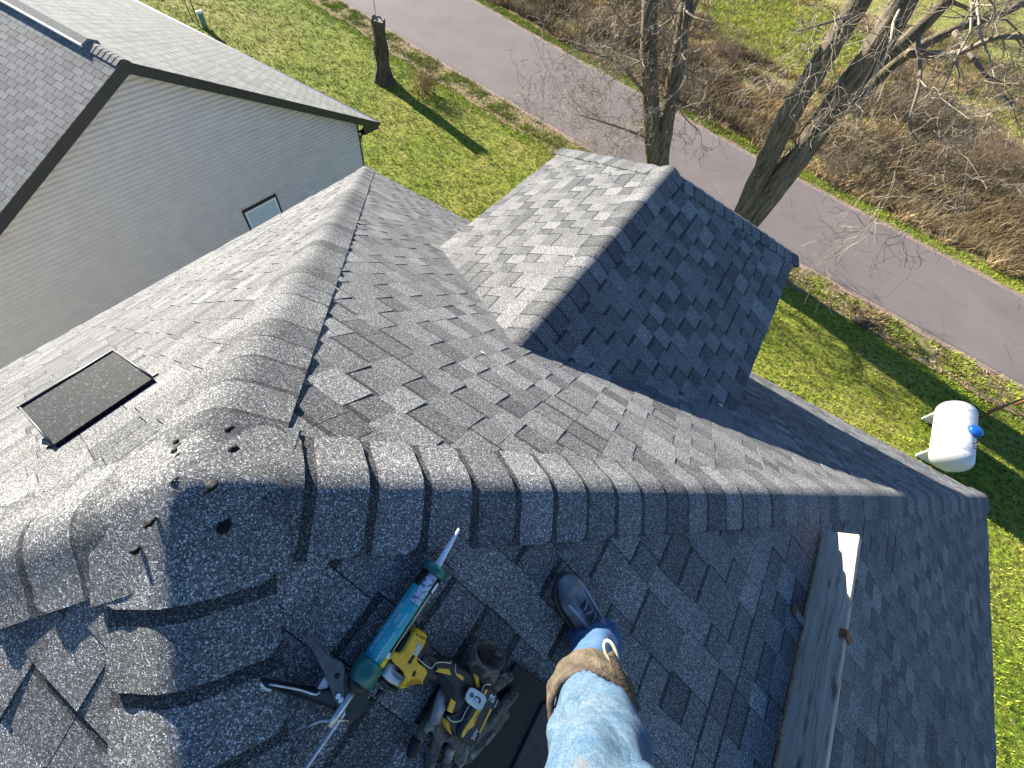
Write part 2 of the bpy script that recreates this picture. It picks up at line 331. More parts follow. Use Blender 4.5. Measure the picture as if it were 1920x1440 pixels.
def blades(name, pts, nb, h, w, spread, mat, lean=.45, tone=(0, 1), zf=None, seg=1, parent=None, label=None, cat=None, kind='stuff'):
    """pts (n,2 or 3); grows nb blades on each; one mesh"""
    pts = np.asarray(pts, float); n = len(pts)
    P = np.repeat(pts, nb, 0); m = len(P)
    off = rng.normal(0, spread, (m, 2)); P[:, :2] += off
    if zf is not None: P[:, 2] = np.repeat([zf(x, y) for x, y in pts[:, :2]], nb)-.02
    hh = rng.uniform(h[0], h[1], m)*np.repeat(rng.uniform(.7, 1.25, n), nb)
    a = rng.uniform(0, 2*math.pi, m); wd = w*rng.uniform(.6, 1.4, m)
    sx = np.stack([np.cos(a)*wd, np.sin(a)*wd, np.zeros(m)], 1)
    dirv = np.concatenate([off/(spread+1e-9)*lean*.5+rng.normal(0, lean*.6, (m, 2)), np.ones((m, 1))], 1); dirv /= np.linalg.norm(dirv, axis=1)[:, None]
    top = P+dirv*hh[:, None]
    tn = np.clip(np.repeat(rng.uniform(tone[0], tone[1], n), nb)*.6+rng.uniform(tone[0], tone[1], m)*.4, 0, 1)
    if seg == 1:
        V = np.stack([P-sx, P+sx, top], 1).reshape(-1, 3); F = np.arange(3*m).reshape(m, 3); T = tn
    else:
        mid = P+dirv*hh[:, None]*.55; top = top+np.concatenate([rng.normal(0, .3, (m, 2))*hh[:, None], -np.abs(rng.normal(0, .18, (m, 1)))*hh[:, None]], 1)
        V = np.stack([P-sx, P+sx, mid-sx*.7, mid+sx*.7, top], 1).reshape(-1, 3); b = np.arange(m)[:, None]*5
        F = np.stack([b+[0, 1, 3], b+[0, 3, 2], b+[2, 3, 4]], 1).reshape(-1, 3); T = np.repeat(tn, 3)
    me = bpy.data.meshes.new(name); c = V.mean(0); c[2] = V[:, 2].min(); V = V-c
    me.vertices.add(len(V)); me.vertices.foreach_set('co', V.astype(np.float32).ravel())
    me.loops.add(F.size); me.loops.foreach_set('vertex_index', F.astype(np.int32).ravel())
    me.polygons.add(len(F)); me.polygons.foreach_set('loop_start', np.arange(0, F.size, 3, dtype=np.int32))
    me.update(calc_edges=True); me.materials.append(mat)
    at = me.attributes.new('tone', 'FLOAT', 'FACE'); at.data.foreach_set('value', T.astype(np.float32))
    o = bpy.data.objects.new(name, me); o.location = c.tolist(); link(o, parent)
    return tag(o, label, cat, kind=kind)
def scatter(n, x0, x1, y0, y1, ok):
    out = []
    while len(out) < n:
        x = random.uniform(x0, x1); y = random.uniform(y0, y1)
        if ok(x, y): out.append((x, y, GZ))
    return out
inview = lambda x, y, z=GZ: (lambda q: -60 < q[0] < 1980 and -60 < q[1] < 1500)(project(np.array([x, y, z]))[0])
# lawn tufts, bright strip, leaves
lawn_ok = lambda x, y: y < yline(NEAR, x)-.6 and inview(x, y)
blades('lawn_grass', scatter(20000, -34, 15, 3, 27, lawn_ok), 7, (.05, .13), .017, .075, M['grass'], .8, zf=lawnz)
blades('fresh_grass', scatter(4200, -34, 14, 10, 27, lambda x, y: abs(y-(yline(NEAR, x)-2.05-.25*nz(x, 2, .3))) < .42*(.7+.5*nz(x, 7, .45)) and inview(x, y)), 8, (.035, .075), .018, .07, M['bright_grass'], .9, zf=lawnz)
blades('verge_grass', scatter(2600, -34, 14, 10, 30, lambda x, y: -1.5 < y-yline(NEAR, x) < -.25 and nz(x, y, 1.1) > -.1 and inview(x, y)), 8, (.07, .17), .016, .08, M['grass'], .8, zf=lambda x, y: GZ)
blades('far_verge_grass', scatter(5200, -30, 26, 18, 36, lambda x, y: .25 < y-yline(FAR, x) < 1.5 and inview(x, y)), 8, (.06, .15), .018, .08, M['grass'], .8, tone=(.1, .9), zf=fieldz)
def leaf_litter(name, pts, size, label=None):
    V = []; F = []; T = []
    for (x, y, z) in pts:
        s = size*random.uniform(.6, 1.4); a = random.uniform(0, 6.28); t = random.uniform(-.5, .5); b = len(V); u = random.uniform(.3, .55)
        for (p, q, r) in ((-1, 0, 0), (0, -u, .2), (1, 0, 0), (0, u, .25)):
            V.append((x+s*(p*math.cos(a)-q*math.sin(a)), y+s*(p*math.sin(a)+q*math.cos(a)), z+.02+s*(r+t*.3*p)))
        F.append((b, b+1, b+2, b+3)); T.append(random.random())
    return tag(mk(name, V, F, M['leaf'], tone=T), label, kind='stuff')
leaf_litter('leaf_litter', scatter(3600, -30, 14, 10, 29, lambda x, y: -2.0 < y-yline(NEAR, x) < -.2 and nz(x, y, .5) > -.2 and inview(x, y)), .06)
# brush field: straw, weeds
MC = at_z((1475, 55), GZ); glade = lambda x, y: ((x-MC[0])/6.5)**2+((y-MC[1])/9)**2 < 1+.5*nz(x, y, .4)
br_ok = lambda x, y: not glade(x, y) and (lambda d: 1.3 < d and (d < 15+7*nz(x, y, .12) or random.random() < .13) and nz(x, y, .45) > -.12)(y-yline(FAR, x)) and inview(x, y)
blades('dry_straw', scatter(8000, -26, 40, 18, 60, br_ok), 16, (.15, .6), .018, .16, M['dry'], .75, zf=fieldz, seg=2)
blades('dead_brush', scatter(5200, -26, 44, 20, 60, lambda x, y: y-yline(FAR, x) > 2.0 and not glade(x, y) and nz(x, y, .22) > .0 and (y-yline(FAR, x) < 18 or random.random() < .2) and inview(x, y)), 14, (.4, 1.15), .012, .22, M['brush'], .7, zf=fieldz, seg=2)
blades('meadow_grass', scatter(7500, -26, 46, 28, 62, lambda x, y: y-yline(FAR, x) > 7 and (glade(x, y) or random.random() < .4) and nz(x, y, .12) > -.15 and inview(x, y)), 10, (.12, .32), .022, .16, M['grass'], .8, tone=(.35, 1), zf=fieldz)

# ------------------------------------------------------------------ the house with its pyramid roof
A = 5.3; H = 0.71; EXP = 0.143
house = thing('house', (0, 0, GZ), 'house with steep grey shingled pyramid roof and hipped dormer facing the road', 'house')
nA, nB, nC, nD = (unit((-H, 0, 1)), unit((0, H, 1)), unit((H, 0, 1)), unit((0, -H, 1)))
ez = -H*A
rb = MB()
cor = [(-A, -A, ez), (A, -A, ez), (A, A, ez), (-A, A, ez)]
dz = np.array([0, 0, -.012])
for i in range(4): rb.add([np.array((0, 0, 0))+dz, np.array(cor[i])+dz, np.array(cor[(i+1) % 4])+dz], [(0, 1, 2)])
rb.add([np.array(c)+[0, 0, -.03] for c in cor], [(3, 2, 1, 0)])
roof = rb.build('roof', M['deck'], house)
fb = MB()
for s in (-1, 1):
    fb.box((-A-.02, s*A-.02*(s > 0)-.0, ez-.2), (A+.02, s*A+.02*(s < 0)+.0, ez-.016)); fb.box((s*A-.02*(s > 0), -A+.02, ez-.2), (s*A+.02*(s < 0), A-.02, ez-.016))
fb.build('fascia', M['white_trim'], house)
wb = MB(); wb.box((-A+.45, -A+.45, GZ-.3), (A-.45, A-.45, ez-.035)); wb.build('wall', M['cream_siding'], house)

TABS = []      # (pixel area, V, F, T, parent, mat)
def tabs_on(O, u, v, n, poly, parent, exp=EXP, seed=1, tmin=None, style='laminated', mat=None, T0=.0085, tint=0.0):
    """lay courses of shingle tabs over a convex polygon given in (s,t) on the plane O+s*u+t*v"""
    rr = random.Random(seed); O = np.asarray(O, float); u = np.asarray(u, float); v = np.asarray(v, float); n = np.asarray(n, float)
    if area2(poly) < 0: poly = poly[::-1]
    s0 = min(p[0] for p in poly); s1 = max(p[0] for p in poly); t0 = min(p[1] for p in poly); t1 = max(p[1] for p in poly)
    ncourse = int((t1-t0)/exp)+1
    ne = int((s1-s0)/.15)+4; edges = [s0-.2+.15*k_+rr.uniform(-.035, .035) for k_ in range(ne)]
    for i in range(ncourse):
        tb = t0+i*exp; s = s0-rr.uniform(0, .3); tooth = rr.random() < .5
        if style == 'tab': s = s0-.1524*(i % 2)-.02
        row = rr.uniform(-.04, .04); ke = 0; shift = rr.uniform(-.02, .02)
        if style != 'tab': s = edges[0]+shift
        while s < s1:
            if style != 'tab':
                if ke+1 >= ne: break
                tooth = ((ke+i) % 2 == 0) != (rr.random() < .14); ke += 1
            if style == 'tab': w = .3048
            else: w = max(.05, edges[ke]+shift+rr.uniform(-.008, .008)-s)
            se = s+w; g = .0025
            th = (T0 if tooth else T0*.5)*rr.uniform(.85, 1.15)
            if style == 'tab': th = T0*rr.uniform(.85, 1.15); g = .013
            jl = rr.uniform(-.003, .003)
            rect = [(s+g*.5, tb+jl), (se-g*.5, tb+jl+rr.uniform(-.0015, .0015)), (se-g*.5, tb+exp*1.12), (s+g*.5, tb+exp*1.12)]
            P = clip(rect, poly)
            if len(P) >= 3 and abs(area2(P)) > 1e-4:
                if style == 'tab': tn = rr.uniform(.3, .7)
                elif tooth: tn = rr.choice((.44, .54, .64, .78))+rr.uniform(-.06, .06)
                else: tn = rr.choice((.2, .28, .38, .46))+rr.uniform(-.05, .05)
                tn += tint+row
                hgt = lambda t: th*(1-(t-tb)/(exp*1.35))+.0012
                bands = [(P, tn)]
                if style != 'tab' and not tooth:
                    tc = tb+exp*.82
                    lo = clip(P, [(s0-9, tb-1), (s1+9, tb-1), (s1+9, tc), (s0-9, tc)]); hi = clip(P, [(s0-9, tc), (s1+9, tc), (s1+9, tb+9), (s0-9, tb+9)])
                    bands = [(q, z) for q, z in ((lo, tn), (hi, 0.02)) if len(q) >= 3]
                V = []; F = []; T = []
                for q, z in bands:
                    b = len(V); V += [O+u*a+v*t+n*hgt(t) for a, t in q]; F.append(list(range(b, b+len(q)))); T.append(z)
                b = len(V); m = len(P)
                V += [O+u*a+v*t+n*hgt(t) for a, t in P]+[O+u*a+v*t-n*.004 for a, t in P]
                for j in range(m): F.append((b+j, b+m+j, b+m+(j+1) % m, b+(j+1) % m)); T.append(max(0, tn-.25))
                F.append(list(range(b+2*m-1, b+m-1, -1))); T.append(.1)
                TABS.append((V, F, T, parent, mat or M['shingle']))
            s = se
L = A*math.hypot(1, H); up = lambda n: unit(np.array([0, 0, 1.])-np.array([0, 0, 1.])@n*n)
tri = [(-A, 0), (A, 0), (0, L)]
tabs_on((-A, 0, ez), (0, -1, 0), up(nA), nA, tri, 'roof', seed=11)
tabs_on((0, A, ez), (-1, 0, 0), up(nB), nB, tri, 'roof', seed=12)
tabs_on((A, 0, ez), (0, 1, 0), up(nC), nC, tri, 'roof', seed=13)
tabs_on((0, -A, ez), (1, 0, 0), up(nD), nD, tri, 'roof', seed=14)
# dormer
DZ = -1.09; DE = -1.93; DW = 1.52; DY0 = 1.535; DY1 = 4.13; DYE = 5.25
hd = (DZ-DE)/DW; DYI = -DE/H
nE, nF = unit((hd, 0, 1)), unit((-hd, 0, 1)); hg = (DZ-DE)/(DYE-DY1); nG = unit((0, hg, 1))
db = MB()
for sgn in (-1, 1):
    q = [(0, DY0, DZ), (0, DY1, DZ), (sgn*DW, DYE, DE), (sgn*DW, DYI, DE)]
    q = [np.array(p)+[0, 0, -.012] for p in q]; db.add(q, [(0, 1, 2, 3) if sgn < 0 else (3, 2, 1, 0)])
    ins = .28
    db.add([(sgn*(DW-ins), DYI-.3, DE-.4), (sgn*(DW-ins), DYE-.32, DE-.4-1.4), (sgn*(DW-ins), DYE-.32, DE), (sgn*(DW-ins), DYI-.3, DE)], [(0, 1, 2, 3)], m=1)
    db.box((sgn*DW-.02*(sgn > 0), DYI+.02, DE-.16), (sgn*DW+.02*(sgn < 0), DYE, DE-.016), m=2)
db.add([np.array(p)+[0, 0, -.012] for p in ((0, DY1, DZ), (-DW, DYE, DE), (DW, DYE, DE))], [(0, 2, 1)])
db.add([(-DW+.28, DYE-.32, DE-1.85), (DW-.28, DYE-.32, DE-1.85), (DW-.28, DYE-.32, DE), (-DW+.28, DYE-.32, DE)], [(0, 1, 2, 3)], m=1)
db.box((-DW+.02, DYE-.02, DE-.16), (DW-.02, DYE, DE-.016), m=2)
db.add([(-DW+.02, DYI+.05, DE-.165), (DW-.02, DYI+.05, DE-.165), (DW-.02, DYE-.02, DE-.165), (-DW+.02, DYE-.02, DE-.165)], [(3, 2, 1, 0)], m=2)
dormer = db.build('dormer', M['deck'], house, mats=[M['deck'], M['cream_siding'], M['white_trim']])
LE = DW*math.hypot(1, hd)
tabs_on((DW, 0, DE), (0, 1, 0), up(nE), nE, [(DYI, 0), (DYE, 0), (DY1, LE), (DY0, LE)], 'dormer', seed=21)
tabs_on((-DW, 0, DE), (0, -1, 0), up(nF), nF, [(-DYI, 0), (-DYE, 0), (-DY1, LE), (-DY0, LE)], 'dormer', seed=22)
LG = math.hypot(DYE-DY1, DZ-DE)
tabs_on((0, DYE, DE), (-1, 0, 0), up(nG), nG, [(-DW, 0), (DW, 0), (0, LG)], 'dormer', seed=23)

def emit_tabs(tabs, parents, limit, objname, fieldname):
    tops = np.array([np.mean(t[0][:4], 0) for t in tabs]); pr = project(tops); ar = []
    for t, c in zip(tabs, pr):
        a = 0.0
        if np.isfinite(c).all() and -40 < c[0] < 1960 and -40 < c[1] < 1480:
            for f in t[1][:2]:
                q = project(np.array([t[0][j] for j in f]))
                if np.isfinite(q).all(): a += max(0, -area2([tuple(x) for x in q]))
        ar.append(a)
    order = np.argsort(-np.array(ar)); rest = {}
    for r_, i in enumerate(order):
        V, F, T, par, mat = tabs[i]
        if r_ < limit: mk(objname, V, F, mat, parents[par], tone=T)
        else: rest.setdefault(par, (MB(), mat))[0].add(V, F, T)
    for par, (mb, mat) in rest.items(): tag(mb.build(fieldname, mat, parents[par]), kind='stuff')
# tabs under the dormer are cut away
TABS = [t for t in TABS if not (t[3] == 'roof' and (lambda c: abs(c[0]) < DW-.1 and DY0+.779*abs(c[0])+.28 < c[1] < DYE-.35)(np.mean(t[0][:4], 0)))]
emit_tabs(TABS, {'roof': roof, 'dormer': dormer}, 290, 'shingle', 'shingle_field')

# hip and ridge caps -------------------------------------------------
def caps(lo, hi, n1, n2, parent, half=.165, exp=.148, start=0.0, stop=0.0, seed=3, name='ridge_cap'):
    rr = random.Random(seed); lo = np.asarray(lo, float); hi = np.asarray(hi, float); u = unit(hi-lo); Ln = np.linalg.norm(hi-lo)-stop
    nm = unit(n1+n2)
    w1 = unit(np.cross(u, n1)); w2 = unit(np.cross(u, n2))
    if w1@n2 > 0: w1 = -w1
    if w2@n1 > 0: w2 = -w2
    nb = 4; prof = []
    for d in (half, half-.012, half-.03, half-.06): prof.append((w1*d, n1))
    bl = .085
    a, b, cpt = w1*bl, w2*bl, nm*.03
    for i in range(1, 8):
        t = i/8; q = a*(1-t)**2+cpt*2*t*(1-t)+b*t*t; prof.append((q, unit(n1*(1-t)+n2*t)))
    for d in (half-.06, half-.03, half-.012, half): prof.append((w2*d, n2))
    m = len(prof); cut = [.03, .009, .0, 0]+[0]*7+[0, 0, .009, .03]
    t = start; k = 0; prev = 0
    while t < Ln+1e-4:
        tn = rr.choice((.2, .3, .45, .58, .68))+rr.uniform(-.06, .06)
        if abs(tn-prev) < .1: tn = min(.8, tn+.2)
        prev = tn
        V = []; F = []; T = []; S = []; th = rr.uniform(.014, .019); jl = rr.uniform(-.005, .005); sk = rr.uniform(-.008, .008)
        rows = [0, exp*.35, exp*.80, exp*.82, exp*1.3]
        for r_, l in enumerate(rows):
            for j, (q, nn) in enumerate(prof):
                ll = l+(cut[j] if r_ == 0 else 0)+jl+(j/(m-1)-.5)*sk; x = lo+u*(t+ll)
                V.append(x+q+nn*(th*(1-l/(exp*1.5))+.004))
        for r_ in range(len(rows)-1):
            for j in range(m-1):
                F.append((r_*m+j, r_*m+j+1, (r_+1)*m+j+1, (r_+1)*m+j)); T.append(.045 if r_ >= 2 else tn); S.append(True)
        per = list(range(m))+[r_*m+m-1 for r_ in range(1, len(rows))]+[r_*m for r_ in range(len(rows)-1, 0, -1)]
        b0 = len(V)
        nn_of = lambda i: prof[i % m][1]
        for i in per: V.append(V[i]); V.append(np.asarray(V[i])-nn_of(i)*(th+.006))
        c = len(per)
        for i in range(c): F.append((b0+2*i, b0+2*i+1, b0+2*((i+1) % c)+1, b0+2*((i+1) % c))); T.append(max(0, tn-.3)); S.append(False)
        if np.dot(np.cross(np.subtract(V[1], V[0]), np.subtract(V[m+1], V[0])), nm) < 0: F = [f[::-1] for f in F]
        mk(name, V, F, M['shingle'], parent, tone=T, smooth=S)
        t += exp; k += 1
cx = lambda i: np.array(cor[i], float)
def capline(c, n1, n2, seed, stop, start=0.0): caps(cx(c), (0, 0, 0), n1, n2, roof, seed=seed, stop=stop, start=start)
HL = np.linalg.norm(cx(0))
fit = lambda stop: (HL-stop) % .148
capline(2, nB, nC, 31, .235, fit(.235))
capline(3, nA, nB, 32, .235, fit(.235))
capline(1, nC, nD, 33, .235, HL-.235-8*.148)
capline(0, nD, nA, 34, .235, HL-.235-8*.148)
caps((0, DY1+.05, DZ), (0, DY0, DZ), nE, nF, dormer, seed=41, stop=-.03)
caps((DW, DYE, DE), (0, DY1, DZ), nE, nG, dormer, seed=42, stop=.2)
caps((-DW, DYE, DE), (0, DY1, DZ), nF, nG, dormer, seed=43, stop=.2)
# peak piece: one bent shingle over the tip
def peak_piece(parent):
    V = []; F = []; n = 20; half = .185
    soft = lambda x, y: -H*((x*x+.0012)**4+(y*y+.0012)**4)**(1/8)
    ang = R(45); u = (math.cos(ang), math.sin(ang)); v = (-math.sin(ang), math.cos(ang))
    for j in range(n+1):
        for i in range(n+1):
            a = (i/n*2-1)*half; b = (j/n*2-1)*half*.94
            x = a*u[0]+b*v[0]; y = a*u[1]+b*v[1]
            V.append((x, y, soft(x, y)+.027))
    for j in range(n):
        for i in range(n): F.append((j*(n+1)+i, j*(n+1)+i+1, (j+1)*(n+1)+i+1, (j+1)*(n+1)+i))
    S = [True]*len(F); T = [.5]*len(F)
    per = list(range(n+1))+[j*(n+1)+n for j in range(1, n+1)]+[n*(n+1)+i for i in range(n-1, -1, -1)]+[j*(n+1) for j in range(n-1, 0, -1)]
    b0 = len(V)
    for i in per: V.append(V[i]); V.append((V[i][0], V[i][1], V[i][2]-.014))
    c = len(per)
    for i in range(c): F.append((b0+2*i, b0+2*i+1, b0+2*((i+1) % c)+1, b0+2*((i+1) % c))); S.append(False); T.append(.15)
    mk('peak_cap', V, F, M['shingle'], parent, tone=T, smooth=S)
peak_piece(roof)
# scraps lying on the shingles
for nm, px, n_, d_, ln, lab, cat, mt_ in (('wood_chip', (1351, 760), nE, nE@np.array([0, 0, DZ]), .05, 'tiny pale wood chip lying in the shaded valley beside the dormer', 'wood chip', 'sash'), ('dead_leaf', (906, 662), nB, 0.0, .035, 'small tan dead leaf on sunlit shingles just below the dormer ridge', 'leaf', 'cream')):
    c_ = on_plane(px, n_, d_+.013); ux = unit(np.cross(n_, (0, 1, .3))); vy = np.cross(n_, ux); mb = MB()
    mb.prism([c_-ux*ln*.5, c_-vy*ln*.14, c_+ux*ln*.5, c_+vy*ln*.16], n_*.004); tag(mb.build(nm, M[mt_]), lab, cat)
# dabs of sealant over nail heads
def dab(p, r, name='sealant_dab'):
    bm = bmesh.new(); bmesh.ops.create_icosphere(bm, subdivisions=2, radius=1); V = []
    for v in bm.verts:
        c = np.array(v.co); c *= 1+.75*mnoise.noise(Vector((c*1.7+np.asarray(p)*31).tolist())); V.append(np.asarray(p)+c*[r*.6, r*.72, r*.3])
    F = [[v.index for v in f.verts] for f in bm.faces]; bm.free(); mk(name, V, F, M['tar'], roof, smooth=True)
for px, n, r in (((430, 803), nA, .013), ((438, 841), nA, .014), ((281, 980), nD, .015), ((253, 1031), nD, .013), ((330, 828), nA, .01), ((326, 845), nA, .009), ((395, 912), nB, .018), ((422, 988), nC, .02)):
    dab(on_plane(px, n, .026), r)
# roof vent on the far slope
def vent():
    ub = np.array([0, 1., 0]); x0, x1 = -.74, -1.06; y0, y1 = -.155, .165
    zr = lambda x: H*x
    t0, t1 = zr(x0)+.03, zr(x1)+.155
    mb = MB(); P = lambda x, y, z: np.array([x, y, z])
    mb.add([P(x0, y0, t0), P(x0, y1, t0), P(x1, y1, t1), P(x1, y0, t1)], [(0, 1, 2, 3)])
    for y in (y0, y1): mb.add([P(x0, y, t0), P(x1, y, t1), P(x1, y, zr(x1)), P(x0, y, zr(x0))], [(0, 1, 2, 3)])
    mb.add([P(x0, y0, t0), P(x0, y1, t0), P(x0, y1, zr(x0)-.01), P(x0, y0, zr(x0)-.01)], [(0, 1, 2, 3)])
    vt = mb.build('roof_vent', M['vent'], house)
    rim = MB(); e = .012
    for y in (y0, y1):
        tube(rim, [P(x0, y, t0+.004), P(x1, y, t1+.002)], .004, 6)
    tube(rim, [P(x1, y0-.006, t1+.004), P(x1, y1+.006, t1+.002)], .004, 6); rim.build('rim', M['darksteel'], vt)
    lip = MB(); lip.prism([P(x1, y0-.008, t1), P(x1, y1+.008, t1), P(x1-.05, y1+.004, t1-.035), P(x1-.05, y0-.004, t1-.035)], (0, 0, -.004)); lip.build('lip', M['vent_lip'], vt)
    fl = MB()
    for y, s in ((y0, -1), (y1, 1)):
        fl.prism([P(x0-.08, y, zr(x0-.08)+.014), P(x0-.08, y+s*.03, zr(x0-.08)+.014), P(x0-.11, y+s*.03, zr(x0-.11)+.014), P(x0-.11, y, zr(x0-.11)+.014)], (0, 0, -.006))
    fl.build('flange', M['vent_lip'], vt)
vent()

# ------------------------------------------------------------------ neighbouring house
NX = -10.61; RX = -10.31; RY = 4.29; RZ = -3.371; SL = .506; EY = 10.50; EYL = 2*RY-EY; EZ = RZ-SL*(EY-RY); NXF = -27.0
nb = thing('neighbour_house', (NX-6, RY, GZ), 'house with grey vinyl siding, light grey tabbed shingles and dark rake trim', 'house')
WY1 = 9.9; WY0 = 2*RY-WY1; wtop = lambda y: RZ-.26-SL*abs(y-RY)
mb = MB(); mb.prism([(NX-.02, WY0, GZ-.3), (NX-.02, WY1, GZ-.3), (NX-.02, WY1, wtop(WY1)), (NX-.02, RY, wtop(RY)), (NX-.02, WY0, wtop(WY0))], (NXF+.4-NX, 0, 0))
nwall = mb.build('wall', M['siding'], nb)
wy0, wy1, wz1 = 5.37, 6.41, -7.33; wz0 = wz1-1.25
z = GZ+.12; sb = 0
while z < wtop(RY)-.02:
    z2 = min(z+.1, wtop(RY)); half = lambda zz: min(WY1-RY-.03, (RZ-.26-zz)/SL)
    y0a, y0b = RY-half(z), RY+half(z); y1a, y1b = RY-half(z2), RY+half(z2)
    segs = [((y0a, y0b), (y1a, y1b))]
    if z2 > wz0-.05 and z < wz1+.05: segs = [((y0a, wy0-.04), (y1a, wy0-.04)), ((wy1+.04, y0b), (wy1+.04, y1b))]
    for (a, b), (c, d) in segs:
        if b-a < .03: continue
        hz = z2-z; pr = [(-.012, 0), (.034, 0), (.034, .5), (.004, .8), (.004, 1.04), (-.012, 1.04)]
        V = [(NX+x, a+(c-a)*t, z+hz*t) for x, t in pr]+[(NX+x, b+(d-b)*t, z+hz*t) for x, t in pr]
        mk('siding_board', V, [(i, i+6, (i+1) % 6+6, (i+1) % 6) for i in range(6)]+[(0, 1, 2, 3, 4, 5), (11, 10, 9, 8, 7, 6)], M['siding'], nwall)
    z += .1
mb = MB(); mb.box((NX-.02, WY1-.03, GZ-.2), (NX+.045, WY1+.02, wtop(WY1)+.03)); mb.build('corner_trim', M['dark_trim'], nb)
# window
w = MB()
for a, b in (((wy0-.045, wz1-.0), (wy1+.045, wz1+.05)), ((wy0-.045, wz0-.05), (wy1+.045, wz0)), ((wy0-.045, wz0), (wy0, wz1)), ((wy1, wz0), (wy1+.045, wz1))):
    w.box((NX-.01, a[0], a[1]), (NX+.06, b[0], b[1]))
win = w.build('window', M['dark_trim'], nb)
w = MB()
for a, b in (((wy0, wz1-.06), (wy1, wz1)), ((wy0, wz0), (wy1, wz0+.06)), ((wy0, wz0+.06), (wy0+.06, wz1-.06)), ((wy1-.06, wz0+.06), (wy1, wz1-.06)), ((wy0+.06, wz0+.6), (wy1-.06, wz0+.65))):
    w.box((NX-.008, a[0], a[1]), (NX+.045, b[0], b[1]))
w.build('sash', M['sash'], win)
w = MB(); w.box((NX-.006, wy0+.05, wz0+.05), (NX+.03, wy1-.05, wz1-.05)); w.build('pane', M['pane'], win)
# roof
mb = MB(); t = .18
for sg, ye in ((1, EY), (-1, EYL)):
    mb.prism([(RX, RY, RZ-.012), (RX, ye, EZ-.012), (RX, ye, EZ-t), (RX, RY, RZ-t)], (NXF-RX, 0, 0))
nroof = mb.build('roof', M['deck'], nb)
mb = MB()
for ye, s in ((EY, 1), (EYL, -1)):
    mb.prism([(RX-.02, RY, RZ-.005), (RX-.02, ye+s*.01, EZ-.005), (RX-.02, ye+s*.01, EZ-.22), (RX-.02, RY, RZ-.22)], (.045, 0, 0))
    mb.prism([(RX-.01, RY, RZ-.2), (RX-.01, ye-s*.02, EZ-.19), (NX-.01, ye-s*.02, EZ-.19), (NX-.01, RY, RZ-.2)], (0, 0, -.02))
    mb.add([(RX+.02, ye, EZ-.2), (RX+.02, ye-s*.62, EZ-.2), (RX+.02, ye-s*.62, EZ+.10), (NX, ye-s*.62, EZ-.2), (NX, ye, EZ-.2)], [(0, 1, 2), (0, 4, 3, 1)])
mb.build('rake_trim', M['dark_trim'], nb)
TABS2 = []; keep, TABS = TABS, []
LN = math.hypot(EY-RY, RZ-EZ); vL = unit((0, 1, SL)); vR = unit((0, -1, SL)); lenx = RX-NXF
tabs_on((RX+.03, EYL, EZ), (-1, 0, 0), vL, unit((0, -SL, 1)), [(0, 0), (lenx, 0), (lenx, LN), (0, LN)], 'roof', style='tab', mat=M['far_shingle'], T0=.006, seed=51)
tabs_on((RX+.03, EY, EZ), (-1, 0, 0), vR, unit((0, SL, 1)), [(0, 0), (lenx, 0), (lenx, LN), (0, LN)], 'roof', style='tab', mat=M['far_shingle'], T0=.006, seed=52)
emit_tabs(TABS, {'roof': nroof}, 290, 'shingle_tab', 'shingle_field')
mb = MB(); t = 0.0
while t < .95:
    V = []
    for k_, x in enumerate((RX+.03-t, RX+.03-t-.16)):
        for yy, zz in ((-.16, -.075), (-.08, -.033), (-.03, -.006), (.03, -.006), (.08, -.033), (.16, -.075)): V.append((x, RY+yy, RZ+zz+.03-.008*k_))
    mk('ridge_cap', V, [(j, j+1, j+7, j+6) for j in range(5)], M['far_shingle'], nroof, tone=[random.uniform(.4, .6)]*5, smooth=False); t += .145
mb = MB(); mb.prism([(RX-.95, RY-.16, RZ-.06), (RX-.95, RY-.15, RZ+.01), (RX-.95, RY, RZ+.075), (RX-.95, RY+.15, RZ+.01), (RX-.95, RY+.16, RZ-.06)], (NXF-RX+.95, 0, 0), tone=.5); rv = mb.build('ridge_vent', M['far_shingle'], nroof)
mb = MB(); mb.box((NXF, RY-.175, RZ-.03), (RX-.96, RY-.155, RZ+.012)); mb.build('vent_edge', M['sash'], nroof)
mb = MB(); mb.prism([(RX+.01, EY+.005, EZ-.03), (RX+.01, EY+.12, EZ-.03), (RX+.01, EY+.10, EZ-.14), (RX+.01, EY+.005, EZ-.14)], (NXF-RX, 0, 0)); gut = mb.build('gutter', M['dark_trim'], nb)
mb = MB(); tube(mb, [(NX-.3, EY+.06, EZ-.13), (NX-.25, EY-.05, EZ-.3), (NX-.1, WY1+.07, EZ-.62), (NX-.1, WY1+.06, GZ+.1)], .04, 8); mb.build('downspout', M['dark_trim'], nb)

# ------------------------------------------------------------------ trees
def perp_plane_point(px, base, back=0.0):
    d = np.array([base[0]-CAM[0], base[1]-CAM[1], 0]); d = unit(d); return on_plane(px, d, d@np.array(base)+back)
def smooth_path(P, n=6):
    P = [np.asarray(p, float) for p in P]; out = []
    for i in range(len(P)-1):
        p0 = P[max(i-1, 0)]; p1 = P[i]; p2 = P[i+1]; p3 = P[min(i+2, len(P)-1)]
        for k_ in range(n):
            t = k_/n; out.append(.5*((2*p1)+(-p0+p2)*t+(2*p0-5*p1+4*p2-p3)*t*t+(-p0+3*p1-3*p2+p3)*t**3))
    return out+[P[-1]]
def stem(mb, P, r0, r1, sides=14, n=6, flare=0.0):
    Q = smooth_path(P, n); m = len(Q); rr = [r0+(r1-r0)*(i/(m-1))+flare*math.exp(-i/2.2) for i in range(m)]
    tube(mb, Q, rr, sides, jitter=.05); return Q, rr
